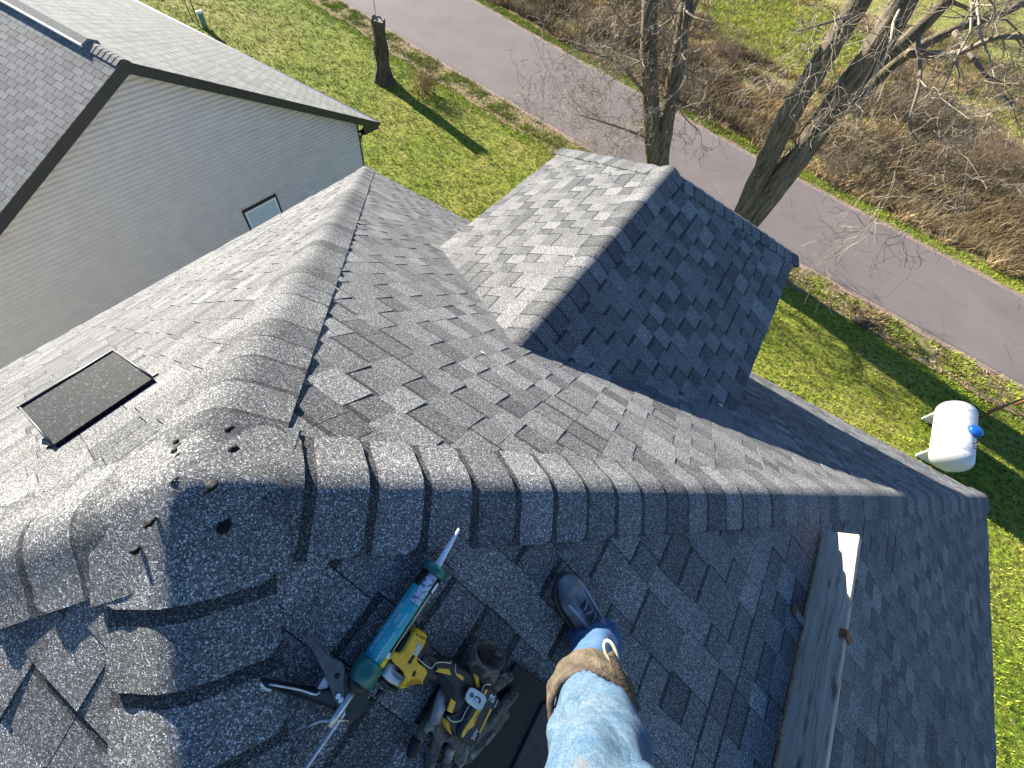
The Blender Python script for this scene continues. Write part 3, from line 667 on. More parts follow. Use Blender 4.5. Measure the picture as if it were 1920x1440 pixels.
def grow(mb, p, d, length, r, depth, rnd, droop=.0, sides=5, rmin=.005, tone=None, kids=(3, 5), bend=.28):
    n = 5; P = [np.array(p)]; dd = unit(d); step = length/n; R_ = [r]
    for i in range(n):
        dd = unit(dd+np.array([rnd.gauss(0, bend), rnd.gauss(0, bend), rnd.gauss(0, bend)-droop]))
        P.append(P[-1]+dd*step); R_.append(max(rmin, r*(1-.8*(i+1)/n)))
    tube(mb, P, R_, sides if depth > 1 else 3, tone=rnd.uniform(.15, .95) if tone is None else tone, cap=False)
    if depth > 0:
        for k_ in range(rnd.randint(*kids)):
            i = rnd.randint(1, n); q = P[i]; base = unit(P[i]-P[i-1])
            ax = unit(np.cross(base, np.array([rnd.gauss(0, 1), rnd.gauss(0, 1), rnd.gauss(0, 1)])))
            nd = unit(base*math.cos(R(48))+ax*math.sin(R(rnd.uniform(30, 70))))
            grow(mb, q, nd, length*rnd.uniform(.4, .65), max(rmin, R_[i]*.6), depth-1, rnd, droop, sides, rmin, None, kids, bend)
def tree(name, label, base, stems, limbs, seed, nbr, blen, dirbias, droop=.03, group=None, low=.62):
    rnd = random.Random(seed); t = thing(name, base, label, 'tree', group)
    tb = MB(); paths = []
    for P, r0, r1, fl in stems: Q_, r_ = stem(tb, P, r0, r1, flare=fl); paths.append((Q_[int(len(Q_)*low):], r_[int(len(Q_)*low):]))
    tb.build('trunk', M['bark'], t)
    cb = MB()
    for P, r0, r1 in limbs: paths.append(stem(cb, P, r0, r1, sides=8))
    for i in range(nbr):
        Q, rr = paths[rnd.randrange(len(paths))]; j = rnd.randrange(int(len(Q)*.25), len(Q)); q = Q[j]
        d = unit(np.array([rnd.gauss(dirbias[0], .8), rnd.gauss(dirbias[1], .8), rnd.gauss(dirbias[2], .5)]))
        grow(cb, q, d, rnd.uniform(*blen), min(.045, rr[j]*.3), 3, rnd, droop, kids=(3, 5), rmin=.0055)
    cb.build('crown', M['twig'], t)
T1 = at_z((1236, 372), GZ); b1 = T1-[0, 0, .15]
pp = lambda px, b, back=0: perp_plane_point(px, b, back)
tree('bare_tree', 'slim bare tree with two upright trunks and drooping pale twigs beside the road', T1,
     [([b1, pp((1226, 300), T1), pp((1220, 200), T1, -.2), pp((1216, 90), T1, -.3), pp((1222, -60), T1, -.3), pp((1235, -260), T1, 0)], .36, .2, .15),
      ([b1, pp((1240, 290), T1, .1), pp((1258, 180), T1, .25), pp((1274, 90), T1, .3), pp((1290, -20), T1, .4), pp((1310, -250), T1, .6)], .34, .18, .1)],
     [([pp((1262, 160), T1, .3), pp((1300, 20), T1, .2), pp((1345, -70), T1, -.2)], .09, .04), ([pp((1219, 190), T1), pp((1160, 120), T1, -.5), pp((1080, 90), T1, -1)], .07, .025), ([pp((1219, 260), T1), pp((1150, 235), T1, -.5), pp((1085, 215), T1, -.9)], .06, .02)],
     5, 62, (1.1, 2.8), (-.6, -.35, -.05), .05, low=.15)
T2 = at_z((1352, 470), GZ); b2 = T2-[0, 0, .15]
tree('forked_tree', 'massive bare tree forking low into leaning grey trunks beside the road', T2,
     [([b2, pp((1392, 405), T2), pp((1425, 330), T2), pp((1480, 215), T2, -.3), pp((1545, 110), T2, -.4), pp((1612, 0), T2, -.6), pp((1690, -140), T2, -.8)], .36, .25, .14),
      ([b2, pp((1412, 402), T2), pp((1478, 318), T2, .2), pp((1560, 205), T2, .35), pp((1640, 95), T2, .4), pp((1700, -10), T2, .5), pp((1765, -140), T2, .6)], .43, .3, .12),
      ([pp((1545, 225), T2, .35), pp((1620, 140), T2, .9), pp((1700, 75), T2, 1.2), pp((1775, 0), T2, 1.4), pp((1850, -100), T2, 1.4)], .22, .15, 0),
      ([pp((1540, 240), T2, .4), pp((1612, 180), T2, 1.0), pp((1690, 110), T2, 1.6), pp((1790, 55), T2, 2.2), pp((1900, 15), T2, 2.6), pp((2020, -60), T2, 3)], .17, .08, 0)],
     [([pp((1700, 100), T2, 1.4), pp((1790, 100), T2, .9), pp((1870, 70), T2, .4), pp((1960, 75), T2, 0)], .1, .03), ([pp((1720, 60), T2, .6), pp((1725, 150), T2, -.3), pp((1705, 230), T2, -.8), pp((1722, 265), T2, -1)], .05, .015),
      ([pp((1790, 60), T2, 2), pp((1840, 130), T2, 1), pp((1900, 200), T2, .4)], .07, .02), ([pp((1620, 20), T2, -.5), pp((1560, 40), T2, -1.3), pp((1490, 60), T2, -2)], .05, .015)],
     9, 34, (1.4, 3.6), (.75, -.3, .0), .05)
# tall dead stump
S0 = at_z((722, 152), GZ)
st = thing('tree_stump', S0, 'tall weathered dead trunk sawn off flat, standing on the lawn by the road', 'tree stump')
mb = MB(); hgt = 2.5; sec = 14; rings = []
for i in range(sec+1):
    zz = hgt*i/sec; rr = .30+.26*math.exp(-zz/.32)+.03*math.sin(i); rings.append((zz, rr))
V = []; ns = 26
for i, (zz, rr) in enumerate(rings):
    for k_ in range(ns):
        a = 2*math.pi*k_/ns; fl = 1+.13*math.sin(5*a+1)*math.exp(-zz/.6)+.06*math.sin(9*a+.3*i)+.05*mnoise.noise(Vector((math.cos(a)*2, math.sin(a)*2, zz*2)))
        V.append((S0[0]+math.cos(a)*rr*fl-.05*zz*.4, S0[1]+math.sin(a)*rr*fl, GZ-.1+zz+(.06*math.sin(3*a)+.05*math.sin(7*a) if i == sec else 0)))
F = [(i*ns+k_, i*ns+(k_+1) % ns, (i+1)*ns+(k_+1) % ns, (i+1)*ns+k_) for i in range(sec) for k_ in range(ns)]
mk('trunk', V, F, M['stump'], st, smooth=True)
mk('cut_top', [(v[0], v[1], v[2]-.05) for v in V[-ns:]], [list(range(ns))], M['cutwood'], st)
mb = MB(); tube(mb, [(S0[0]-.1, S0[1]-.05, GZ+hgt-.4), (S0[0]-.12, S0[1]-.05, GZ+hgt+1.5)], .016, 6); mb.build('rod', M['rust'], st)
mb = MB(); q = at_z((704, 88), GZ+1.2); q = S0+np.array([-.36, -.26, 1.05]); mb.prism([q, q+[.05, -.03, -.1], q+[.09, -.03, -.1], q+[.06, 0, .12]], (-.02, -.03, 0)); mb.build('white_tag', M['sash'], st)
# shrubs
def shrub(name, px, h, nst, spread, label, mat, seed, cat='bush', group=None, z=None):
    rnd = random.Random(seed); b = at_z(px, GZ if z is None else z); b[2] = GZ-.05 if z is None else z
    t = thing(name, b, label, cat, group); mb = MB()
    for i in range(nst):
        a = rnd.uniform(0, 6.28); s = rnd.uniform(0, 1)**.6; p = b+np.array([math.cos(a), math.sin(a), 0])*spread*.35*s
        grow(mb, p, (math.cos(a)*.6*s, math.sin(a)*.6*s, 1), h*rnd.uniform(.5, 1.1), .012, 2, rnd, .0, 3, .0045, None, (2, 4), .14)
    mb.build('twigs', mat, t); return t
M['darkbrush'] = blade_material('dark_bush_stem', (.05, .034, .024), (.12, .088, .06), (.26, .2, .14))
M['redtwig'] = blade_material('reddish_twig', (.11, .06, .035), (.21, .13, .07), (.3, .22, .11))
shrub('bush', (796, 172), .95, 60, 1.3, 'small reddish leafless bush at the foot of the sawn-off trunk', M['redtwig'], 3)
for i, (px, h, sp, lab) in enumerate((((1690, 235), 1.9, 3.0, 'grey leafless thicket in the field behind the forked tree'),
        ((1760, 320), 1.7, 2.6, 'dense twiggy bush above the pale straw bank across the road'), ((1850, 330), 2.2, 3.0, 'tall dark tangled bush at the edge of the field'),
        ((1880, 200), 2.4, 3.4, 'tall brown thicket under the overhanging branches'), ((1350, 120), 1.4, 2.2, 'low brown bush between the two roadside trees'), ((1560, 330), 1.1, 1.6, 'short bush in the ditch beside the leaning trunks'),
        ((1100, 60), 1.3, 2.4, 'scrubby bush on the far bank opposite the dead trunk'), ((1790, 110), 2.3, 3.0, 'high bush in the meadow behind the overhanging branches'),
        ((1905, 420), 1.3, 2.2, 'low tangled bush on the pale straw bank beyond the white tank'), ((1830, 60), 3.0, 3.2, 'tallest thicket in the meadow, brown and dense'), ((1280, 190), 1.2, 2.0, 'small bush on the far verge behind the two upright trunks'), ((1650, 150), 2.0, 2.4, 'upright brown bush directly behind the forked trunks'))):
    shrub('bush', px, h, 85, sp, lab, M['darkbrush'], 60+i, z=GZ-.2)

# ------------------------------------------------------------------ things on the ground
# propane tank
tc = at_z((1788, 816), GZ+.62); tr = .46; tl = 2.4
tk = thing('propane_tank', (tc[0], tc[1], GZ), 'white horizontal propane tank with blue dome lid on the lawn', 'propane tank')
ax = unit((.06, 1, 0)); P = []; rad = []
for i in range(9): a = math.pi/2*i/8; P.append(tc-ax*(tl/2-.26+.26*math.cos(a))); rad.append(max(.004, tr*math.sin(a)))
for i in range(8, -1, -1): a = math.pi/2*i/8; P.append(tc+ax*(tl/2-.26+.26*math.cos(a))); rad.append(max(.004, tr*math.sin(a)))
mb = MB(); tube(mb, P, rad, 32); mb.build('tank_body', M['tank'], tk)
mb = MB(); P = []; rad = []
dc = tc+ax*(-.06)+np.array([.12, 0, tr*.93])
for zz, r_ in ((-.06, .17), (.05, .175), (.10, .18), (.13, .165), (.16, .11), (.175, .03)): P.append(dc+[0, 0, zz]); rad.append(r_)
tube(mb, P, rad, 24); mb.build('dome_lid', M['blue'], tk)
for e in (-.8, .8):
    mb = MB(); c = tc+ax*e
    mb.prism([c+[-.43, 0, -.63], c+[.43, 0, -.63], c+[.4, 0, -.2], c+[-.4, 0, -.2]], ax*.07); mb.build('foot', M['tank'], tk)
for e, s in ((-.42, .03), (-.62, .02), (-.55, .016)):
    mb = MB(); c = tc+ax*e+np.array([.2, 0, tr*.9]); tube(mb, [c, c+[0, 0, .06]], s, 8); mb.build('valve', M['darksteel'], tk)
# pipe rail fence
fp = [at_z((1852, 772), GZ+.9), at_z((1893, 757), GZ+.9), at_z((1960, 733), GZ+.9)]
fc = thing('pipe_fence', (fp[1][0], fp[1][1], GZ), 'thin rusty pipe rail fence on the roadside beyond the white tank', 'fence')
mb = MB(); tube(mb, fp, .03, 8); mb.build('rail', M['rust'], fc)
for q in (fp[1], fp[2]): mb = MB(); tube(mb, [(q[0], q[1], GZ-.1), (q[0], q[1], q[2]+.02)], .035, 8); mb.build('post', M['rust'], fc)
# short logs
for i, (pa, pb, r_, lab) in enumerate((((1597, 594), (1628, 616), .1, 'thick short grey log lying on the grass strip by the road'), ((1606, 592), (1640, 612), .06, 'thin stick of wood lying against the short log'))):
    a = at_z(pa, GZ+.08); b = at_z(pb, GZ+.08); mb = MB(); tube(mb, [a, (a+b)/2+[0, 0, .01], b], [r_, r_*1.05, r_*.9], 10, jitter=.06)
    tag(mb.build('log', M['stump'], None), lab, 'log')
blades('log_grass', [(at_z((1630, 600), GZ)[0]+random.gauss(0, .35), at_z((1630, 600), GZ)[1]+random.gauss(0, .3), GZ) for _ in range(60)], 12, (.1, .35), .012, .1, M['dry'], .8, seg=2)
# green post and guy wires behind the neighbour
gpz = at_z((385, 52), GZ); t = thing('utility_pedestal', gpz, 'green utility post with pale cap standing on the lawn behind the grey house', 'post')
mb = MB(); tube(mb, [gpz-[0, 0, .1], gpz+[0, 0, .62]], [.13, .13], 14); mb.build('post', M['greenpost'], t)
mb = MB(); tube(mb, [gpz+[0, 0, .61], gpz+[0, 0, .66], gpz+[0, 0, .69]], [.16, .16, .1], 14); mb.build('cap', M['sash'], t)
for i, (pa, dx, lab) in enumerate((((374, 50), -3.2, 'thin guy wire rising beside the green utility post'), ((362, 40), -4.4, 'slack dark guy wire leaning away from the green post'))):
    a = at_z(pa, GZ); mb = MB(); tube(mb, [a-[0, 0, .1], a+[dx*.8, 1.6, 5.2]], .025, 6); tag(mb.build('guy_wire', M['darksteel'], None), lab, 'wire')

# ------------------------------------------------------------------ plank on roof brackets
uC = unit((1, 0, -H)); PD = 2.512; PW = .194; PT = .038; py0, py1 = -2.2, 1.78
bp = lambda y, d, h_: np.array([0, y, 0])+uC*(PD+d)+nC*h_          # d downhill, h_ above the shingles
pl = MB(); V = []; F = []; ny = 40
prof = [(0, .022), (0, PW-.003), (.003, PW), (PT-.005, PW), (PT, PW-.005), (PT, .022)]
for i in range(ny+1):
    y = py0+(py1-py0)*i/ny
    for j, (d, h_) in enumerate(prof): V.append(bp(y-(.006 if i == ny and j in (2, 3) else 0), d+.002*nz(y*3, j, 1.0), h_+.0015*nz(y*2, 9, 1)))
m = len(prof)
for i in range(ny):
    for j in range(m): F.append((i*m+j, (i+1)*m+j, (i+1)*m+(j+1) % m, i*m+(j+1) % m))
F += [list(range(m)), list(range(ny*m, ny*m+m))[::-1]]
pl.add(V, F); plank = pl.build('plank', M['plank'])
tag(plank, 'weathered grey plank standing on edge across the roof slope, its end catching sunlight', 'plank')
def bracket(y, label):
    b = thing('roof_bracket', bp(y, 0, .01), label, 'bracket')
    dy = np.array([0, .04, 0]); ya = y-.02
    q = lambda *L_: [bp(ya, d, h_) for d, h_ in L_]
    mb = MB(); mb.prism(q((-.11, .014), (PT+.02, .014), (PT+.02, .02), (-.11, .02)), dy); mb.build('roof_strap', M['steel'], b)
    mb = MB(); mb.prism(q((-.14, .014), (-.105, .014), (-.105, .0215), (-.14, .0215)), dy); mb.build('strap_end', M['rust'], b)
    mb = MB(); mb.prism(q((PT+.002, .02), (PT+.01, .02), (PT+.01, PW+.012), (PT+.002, PW+.004)), dy); mb.build('back_arm', M['rust'], b)
    mb = MB(); mb.prism(q((-.012, PW+.004), (PT+.01, PW+.004), (PT+.01, PW+.012), (-.012, PW+.012)), dy)
    mb.prism(q((-.013, PW-.02), (-.004, PW-.02), (-.004, PW+.012), (-.013, PW+.012)), dy); mb.build('lip', M['rust'], b)
bracket(on_plane((1583, 1188), nC, PW)[1], 'rusty metal roof bracket clipped over the plank standing on edge')

# ------------------------------------------------------------------ tools and clothing on the near slope
def onC(px, h=0.0): return on_plane(px, nC, h)
def inset(ring, d):
    n = len(ring); out = []; P = np.array(ring)
    nn = np.zeros(3)
    for i in range(n): nn += np.cross(P[i], P[(i+1) % n])
    nn = unit(nn)
    for i in range(n):
        e1 = unit(P[i]-P[i-1]); e2 = unit(P[(i+1) % n]-P[i]); a = np.cross(nn, e1)+np.cross(nn, e2); L_ = np.linalg.norm(a)
        out.append(P[i]+(a/L_*d/max(.45, L_/2) if L_ > 1e-6 else 0))
    return out
def rounded(px, k=3):
    """corner-cut (Chaikin) the outline"""
    P = [np.array(p, float) for p in px]
    for _ in range(k):
        Q = []
        for i in range(len(P)): a, b = P[i], P[(i+1) % len(P)]; Q += [a*.8+b*.2, a*.2+b*.8]
        P = Q
    return P
def slab(name, px, h0, h1, mat, parent, bev=.004, rnd=2, label=None):
    ring = [onC(p, h1) for p in rounded(px, rnd)]
    nn = sum(np.cross(ring[i], ring[(i+1) % len(ring)]) for i in range(len(ring)))
    if nn@nC < 0: ring = ring[::-1]
    n = len(ring); lo = [r-nC*(h1-h0) for r in ring]; mid = [r-nC*bev for r in ring]; mid2 = inset([r-nC*bev*.3 for r in ring], bev*.3); top = inset(ring, bev)
    V = lo+mid+mid2+top; F = [list(range(n))[::-1], list(range(3*n, 4*n))]; S = [False, False]
    for l in range(3):
        for i in range(n): F.append((l*n+i, l*n+(i+1) % n, (l+1)*n+(i+1) % n, (l+1)*n+i)); S.append(l > 0)
    o = mk(name, V, F, mat, parent, smooth=S)
    if label: o['label'] = label
    return o
def pxtube(name, pts, h, r, mat, parent, sides=8, taper=None, n=4):
    hs = h if isinstance(h, (list, tuple)) else [h]*len(pts)
    P = smooth_path([onC(p, q) for p, q in zip(pts, hs)], n); m = len(P)
    rr = [r]*m if taper is None else [r+(taper-r)*i/(m-1) for i in range(m)]
    mb = MB(); tube(mb, P, rr, sides); return mb.build(name, mat, parent)
def lettering(name, s, p0, p1, h, mat, parent, size_px, n=None):
    """flat lettering along the photo direction p0 -> p1, lying at height h over the near slope (or on normal n)"""
    cu = bpy.data.curves.new(name, 'FONT'); cu.body = s; cu.size = 1; cu.extrude = .004; o = bpy.data.objects.new(name, cu); col.objects.link(o)
    dg = bpy.context.evaluated_depsgraph_get(); me = bpy.data.meshes.new_from_object(o.evaluated_get(dg)); bpy.data.objects.remove(o)
    a, b = onC(p0, h), onC(p1, h); ex = unit(b-a); nn = nC if n is None else n; ey = np.cross(nn, ex)
    co = np.array([v.co for v in me.vertices]); wdt = np.ptp(co[:, 0]) or 1; sc = np.linalg.norm(b-a)/wdt
    sy = size_px*.00124
    V = a+np.outer(co[:, 0]*sc, ex)+np.outer(co[:, 1]*sy, ey)+np.outer(co[:, 2]*.05, nn)
    F = [list(p.vertices) for p in me.polygons]; bpy.data.meshes.remove(me)
    return mk(name, V, F, mat, parent)
# mat and board under the gloves
mt = slab('rubber_mat', [(968, 1243), (1052, 1302), (1075, 1520), (840, 1540), (880, 1400)], .012, .022, M['mat'], None, .002, 0)
tag(mt, 'wet black rubber mat lying under the gloves and beside the boot', 'mat')
bd = slab('fibre_board', [(1019, 1322), (1062, 1300), (1090, 1520), (925, 1520)], .0225, .03, M['board'], None, .002, 0)
tag(bd, 'flat brown board lying on the black mat under the leg', 'board')

# caulking gun
gun = thing('caulking_gun', onC((740, 1170), .012), 'caulking gun with teal and black cartridge and white nozzle', 'caulking gun')
a, b = onC((691, 1252), .047), onC((814, 1070), .047); axd = unit(b-a); RB = .0275; GL = np.linalg.norm(b-a)
gy = unit(np.cross(nC, axd)); gz = np.cross(axd, gy)           # gy: to the left of the barrel seen from above
def sector(name, l0, l1, r0, r1, a0, a1, mat, n=14):
    """piece of tube wall; angles in degrees from straight up, positive to the left"""
    V = []; F = []
    for l in (l0, l1):
        for r_ in (r0, r1):
            for i in range(n+1): t = R(a0+(a1-a0)*i/n); V.append(a+axd*l+(gz*math.cos(t)+gy*math.sin(t))*r_)
    k_ = n+1
    for i in range(n): F += [(k_+i, k_+i+1, 3*k_+i+1, 3*k_+i), (i+1, i, 2*k_+i, 2*k_+i+1), (i, i+1, k_+i+1, k_+i), (2*k_+i+1, 2*k_+i, 3*k_+i, 3*k_+i+1)]
    F += [(0, k_, 3*k_, 2*k_), (n, 2*k_+n, 3*k_+n, k_+n)]
    return mk(name, V, F, mat, gun, smooth=[j % 4 < 2 and j < 4*n for j in range(len(F))])
mb = MB(); tube(mb, [a, b], RB, 28); mb.build('cartridge', M['tubeblack'], gun)
sector('teal_label', .004, GL-.05, RB+.0006, RB+.0014, -14, 100, M['teal'])
sector('paint_label', GL-.085, GL-.012, RB+.0016, RB+.0026, -6, 45, M['whitelabel'])
sector('cream_stripe', .03, GL-.05, RB+.0008, RB+.0018, -36, -27, M['cream'], 4)
sector('white_stripe', .01, GL-.02, RB+.0008, RB+.0016, -64, -61, M['print'], 3)
sector('white_stripe', .03, GL-.06, RB+.0008, RB+.0016, -56, -55, M['print'], 3)
sector('yellow_label', .012, .036, RB+.0010, RB+.002, -50, -12, M['labelyellow'], 6)
sector('silver_label', .036, .048, RB+.0010, RB+.002, -50, -12, M['print'], 6)
sector('white_label', GL-.045, GL-.02, RB+.0010, RB+.002, -46, -24, M['print'], 6)
sector('lower_holder', -.03, .016, RB, RB+.005, -175, 175, M['green'], 30)
sector('upper_holder', GL-.01, GL+.012, RB-.003, RB+.005, -175, 175, M['green'], 30)
mb = MB(); tube(mb, [b-axd*.002, b+axd*.008, b+axd*.012], [RB+.002, RB, .01], 24); mb.build('front_plate', M['green'], gun)
nzl = MB(); tb_ = onC((862, 990), .058); tube(nzl, [b+axd*.008, b+axd*.014, b+(tb_-b)*.85, tb_], [.0105, .0095, .0045, .0035], 16); nzl.build('nozzle', M['nozzle'], gun)
dr = onC((868, 990), .05); mb = MB(); tube(mb, [tb_-(tb_-b)*.02, tb_+(tb_-b)*.03], [.004, .0055], 8); mb.build('sealant_bead', M['tar'], gun)
for s_, l0, l1, off, sz in (('PROFESSIONAL 9" ROTATING BARREL', .03, GL-.10, 62, 8), ('CAULK GUN', .10, GL-.12, 38, 8), ('SMOOTH-ROD / THRUST', .02, .13, 12, 7)):
    cu = bpy.data.curves.new('t', 'FONT'); cu.body = s_; cu.size = 1; o = bpy.data.objects.new('t', cu); col.objects.link(o)
    me = bpy.data.meshes.new_from_object(o.evaluated_get(bpy.context.evaluated_depsgraph_get())); bpy.data.objects.remove(o)
    co = np.array([v.co for v in me.vertices]); sc = (l1-l0)/np.ptp(co[:, 0]); V = []
    for c in co:
        t = R(off)+c[1]*sz*.00124/RB; V.append(a+axd*(l0+c[0]*sc)+(gz*math.cos(t)+gy*math.sin(t))*(RB+.0021))
    mk('lettering', V, [list(p.vertices) for p in me.polygons], M['print'], gun)
c0 = a-axd*.03
mb = MB(); tube(mb, [c0+axd*.004, c0-axd*.012, c0-axd*.02], [RB+.004, RB-.002, .014], 20); mb.build('rear_cap', M['black'], gun)
slab('frame_plate', [(628, 1262), (660, 1262), (692, 1290), (690, 1328), (668, 1352), (646, 1350), (632, 1330), (622, 1300)], .028, .05, M['black'], gun, .003, 2)
mb = MB(); tube(mb, [c0-axd*.01, c0-axd*.09], [.009, .009], 12); mb.build('plunger_sleeve', M['steel'], gun)
e1 = onC((575, 1438), .035); mb = MB(); tube(mb, [c0-axd*.05, onC((645, 1338), .047), e1, e1+(e1-onC((645, 1338), .047))*.5], .0045, 8); mb.build('rod', M['steel'], gun)
tr_ = slab('trigger', [(575, 1178), (580, 1192), (598, 1207), (620, 1234), (640, 1240), (648, 1254), (645, 1276), (646, 1314), (637, 1323), (626, 1316), (620, 1290), (606, 1258), (588, 1224), (573, 1200)], .043, .052, M['darksteel'], gun, .002, 2)
for p in ((633, 1304), (638, 1311)): mb = MB(); q = onC(p, .05); tube(mb, [q, q+nC*.005], .0055, 12); mb.build('rivet', M['steel'], tr_)
mb = MB(); q = onC((632, 1267), .0515); tube(mb, [q, q+nC*.001], .006, 12); mb.build('hole', M['tar'], tr_)
hd_ = slab('handle', [(489, 1277), (500, 1282), (592, 1298), (625, 1290), (634, 1322), (645, 1335), (600, 1322), (583, 1331), (576, 1315), (515, 1298), (496, 1291)], .018, .046, M['black'], gun, .005, 2)
pxtube('handle_edge', [(504, 1283), (560, 1293), (590, 1302), (600, 1297)], .0465, .0022, M['steel'], hd_, 6)
pxtube('handle_tip', [(487, 1280), (496, 1290), (508, 1294)], .045, .003, M['steel'], hd_, 6)
slab('hook_plate', [(609, 1268), (618, 1282), (612, 1298), (594, 1292)], .03, .04, M['silver'], gun, .001, 0)
pxtube('release_lever', [(575, 1364), (600, 1352), (652, 1351)], [.02, .045, .05], .003, M['steel'], gun, 6, n=2)

# impact driver -----------------------------------------------------------
Z2 = lambda L_: [(710+x/5.54, 1160+y/5.54) for x, y in L_]
drv = thing('impact_driver', onC((840, 1290), .02), 'yellow and black cordless impact driver lying on the gloves', 'power drill')
body = slab('motor_housing', Z2([(385, 120), (520, 160), (560, 260), (560, 360), (470, 470), (300, 610), (150, 440), (190, 330), (250, 230)]), .03, .072, M['black'], drv, .008, 2)
yh = slab('yellow_shell', Z2([(372, 140), (420, 118), (505, 165), (512, 205), (498, 250), (385, 440), (512, 535), (508, 590), (470, 640), (470, 705), (400, 640), (345, 655), (285, 735), (205, 735), (300, 590), (125, 430), (160, 350), (235, 370)]), .05, .08, M['yellow'], drv, .005, 1)
for i in range(5): x = 395+i*25; y = 148+i*13; slab('vent_slot', Z2([(x, y), (x+12, y+6), (x+2, y+36), (x-10, y+30)]), .079, .0806, M['printblack'], yh, .0003, 0)
slab('grey_sticker', Z2([(410, 255), (450, 275), (405, 385), (365, 365)]), .0795, .0808, M['silver'], yh, .0003, 0); slab('black_sticker', Z2([(358, 375), (380, 390), (330, 475), (300, 460)]), .0795, .0808, M['printblack'], yh, .0003, 0)
slab('button_slot', Z2([(365, 540), (392, 545), (375, 605), (345, 600)]), .0795, .0806, M['printblack'], yh, .0003, 1)
slab('nose', Z2([(110, 460), (180, 470), (160, 545), (225, 610), (320, 580), (300, 690), (215, 728), (110, 680), (30, 590)]), .03, .073, M['silver'], drv, .008, 1)
slab('chuck_ring', Z2([(25, 590), (120, 690), (215, 735), (200, 790), (90, 750), (0, 660)]), .035, .066, M['black'], drv, .008, 1)
q0, q1 = onC((716, 1296), .05), onC((702, 1320), .048); mb = MB(); tube(mb, [q0, q0+(q1-q0)*.5], .009, 12); tube(mb, [q0+(q1-q0)*.5, q1], .0035, 6); mb.build('chuck', M['darksteel'], drv)
slab('trigger', Z2([(395, 650), (470, 640), (500, 680), (470, 760), (390, 745), (350, 690)]), .045, .066, M['black'], drv, .004, 2)
gr = slab('grip', Z2([(390, 440), (520, 330), (560, 395), (640, 440), (760, 440), (870, 490), (960, 540), (1010, 640), (990, 760), (900, 900), (850, 990), (760, 1000), (690, 950), (740, 840), (760, 740), (700, 680), (600, 650), (500, 640)]), .035, .076, M['black'], drv, .01, 2)
pxtube('grip_seam', Z2([(400, 405), (470, 470), (545, 515), (600, 460), (700, 455), (745, 465), (748, 440)]), .0765, .0012, M['cream'], gr, 5); pxtube('grip_seam', Z2([(800, 470), (795, 540), (820, 590)]), .0765, .0012, M['cream'], gr, 5)
slab('yellow_badge', Z2([(590, 550), (625, 515), (735, 525), (755, 590)]), .076, .0775, M['yellow'], gr, .0006, 0); slab('yellow_badge', Z2([(805, 590), (830, 568), (890, 610), (875, 648)]), .076, .0775, M['yellow'], gr, .0006, 0)
slab('yellow_clip', Z2([(980, 550), (1050, 560), (1045, 640), (1060, 700), (1040, 760), (1000, 640)]), .05, .074, M['yellow'], drv, .004, 1)
slab('foot', Z2([(705, 1000), (780, 990), (900, 890), (960, 720), (1060, 690), (1100, 740), (900, 1240), (800, 1220), (745, 1140), (700, 1060)]), .03, .072, M['black'], drv, .006, 1)
slab('yellow_guard', Z2([(700, 1050), (735, 1070), (770, 1230), (715, 1150)]), .045, .073, M['yellow'], drv, .003, 1); slab('power_badge', Z2([(755, 830), (805, 870), (765, 985), (712, 960)]), .076, .079, M['yellow'], drv, .001, 0)
pxtube('seam', Z2([(715, 1020), (760, 1065), (850, 1060), (890, 990), (945, 890)]), .078, .0015, M['cream'], drv, 5)
bat = slab('battery', Z2([(1090, 680), (1200, 710), (1250, 790), (1240, 870), (1020, 1300), (960, 1340), (870, 1290), (820, 1220), (850, 1120), (1040, 760)]), .028, .083, M['black'], drv, .009, 2)
slab('battery_stripe', Z2([(1035, 925), (1070, 945), (985, 1120), (925, 1165), (880, 1235), (862, 1230), (870, 1180)]), .0825, .084, M['yellow'], bat, .0004, 0); slab('battery_stripe', Z2([(1160, 935), (1178, 940), (1060, 1185), (1042, 1185)]), .0825, .084, M['yellow'], bat, .0004, 0); slab('battery_stripe', Z2([(1095, 770), (1115, 735), (1135, 740), (1105, 800)]), .0825, .084, M['yellow'], bat, .0004, 0)
pxtube('battery_edge', Z2([(1068, 765), (1090, 700), (1120, 680), (1165, 690)]), .0815, .0018, M['steel'], bat, 6); pxtube('battery_edge', Z2([(1240, 840), (1200, 925)]), .081, .0018, M['steel'], bat, 6)
lettering('lettering', '20V', Z2([(985, 1270)])[0], Z2([(1040, 1160)])[0], .0833, M['print'], bat, 11); lettering('lettering', 'DEWALT', Z2([(1003, 1090)])[0], Z2([(1072, 948)])[0], .0841, M['printblack'], bat, 9)
lettering('lettering', 'XR', Z2([(1195, 880)])[0], Z2([(1215, 800)])[0], .0833, M['print'], bat, 12); lettering('lettering', '3', Z2([(1165, 870)])[0], Z2([(1185, 800)])[0], .0833, M['print'], bat, 10)
hk = slab('belt_hook', Z2([(960, 700), (1140, 815), (1060, 975), (895, 855), (910, 780)]), .086, .09, M['silver'], drv, .001, 1)
slab('hook_slot', Z2([(1010, 795), (1070, 840), (1050, 890), (980, 850)]), .0895, .0905, M['printblack'], hk, .0002, 1); mb = MB(); q = onC(Z2([(968, 795)])[0], .0895); tube(mb, [q, q+nC*.003], .005, 12); mb.build('screw', M['darksteel'], hk)
slab('hook_label', Z2([(1005, 815), (1045, 840), (1030, 885), (985, 860)]), .0904, .0909, M['whitelabel'], hk, .0001, 0)

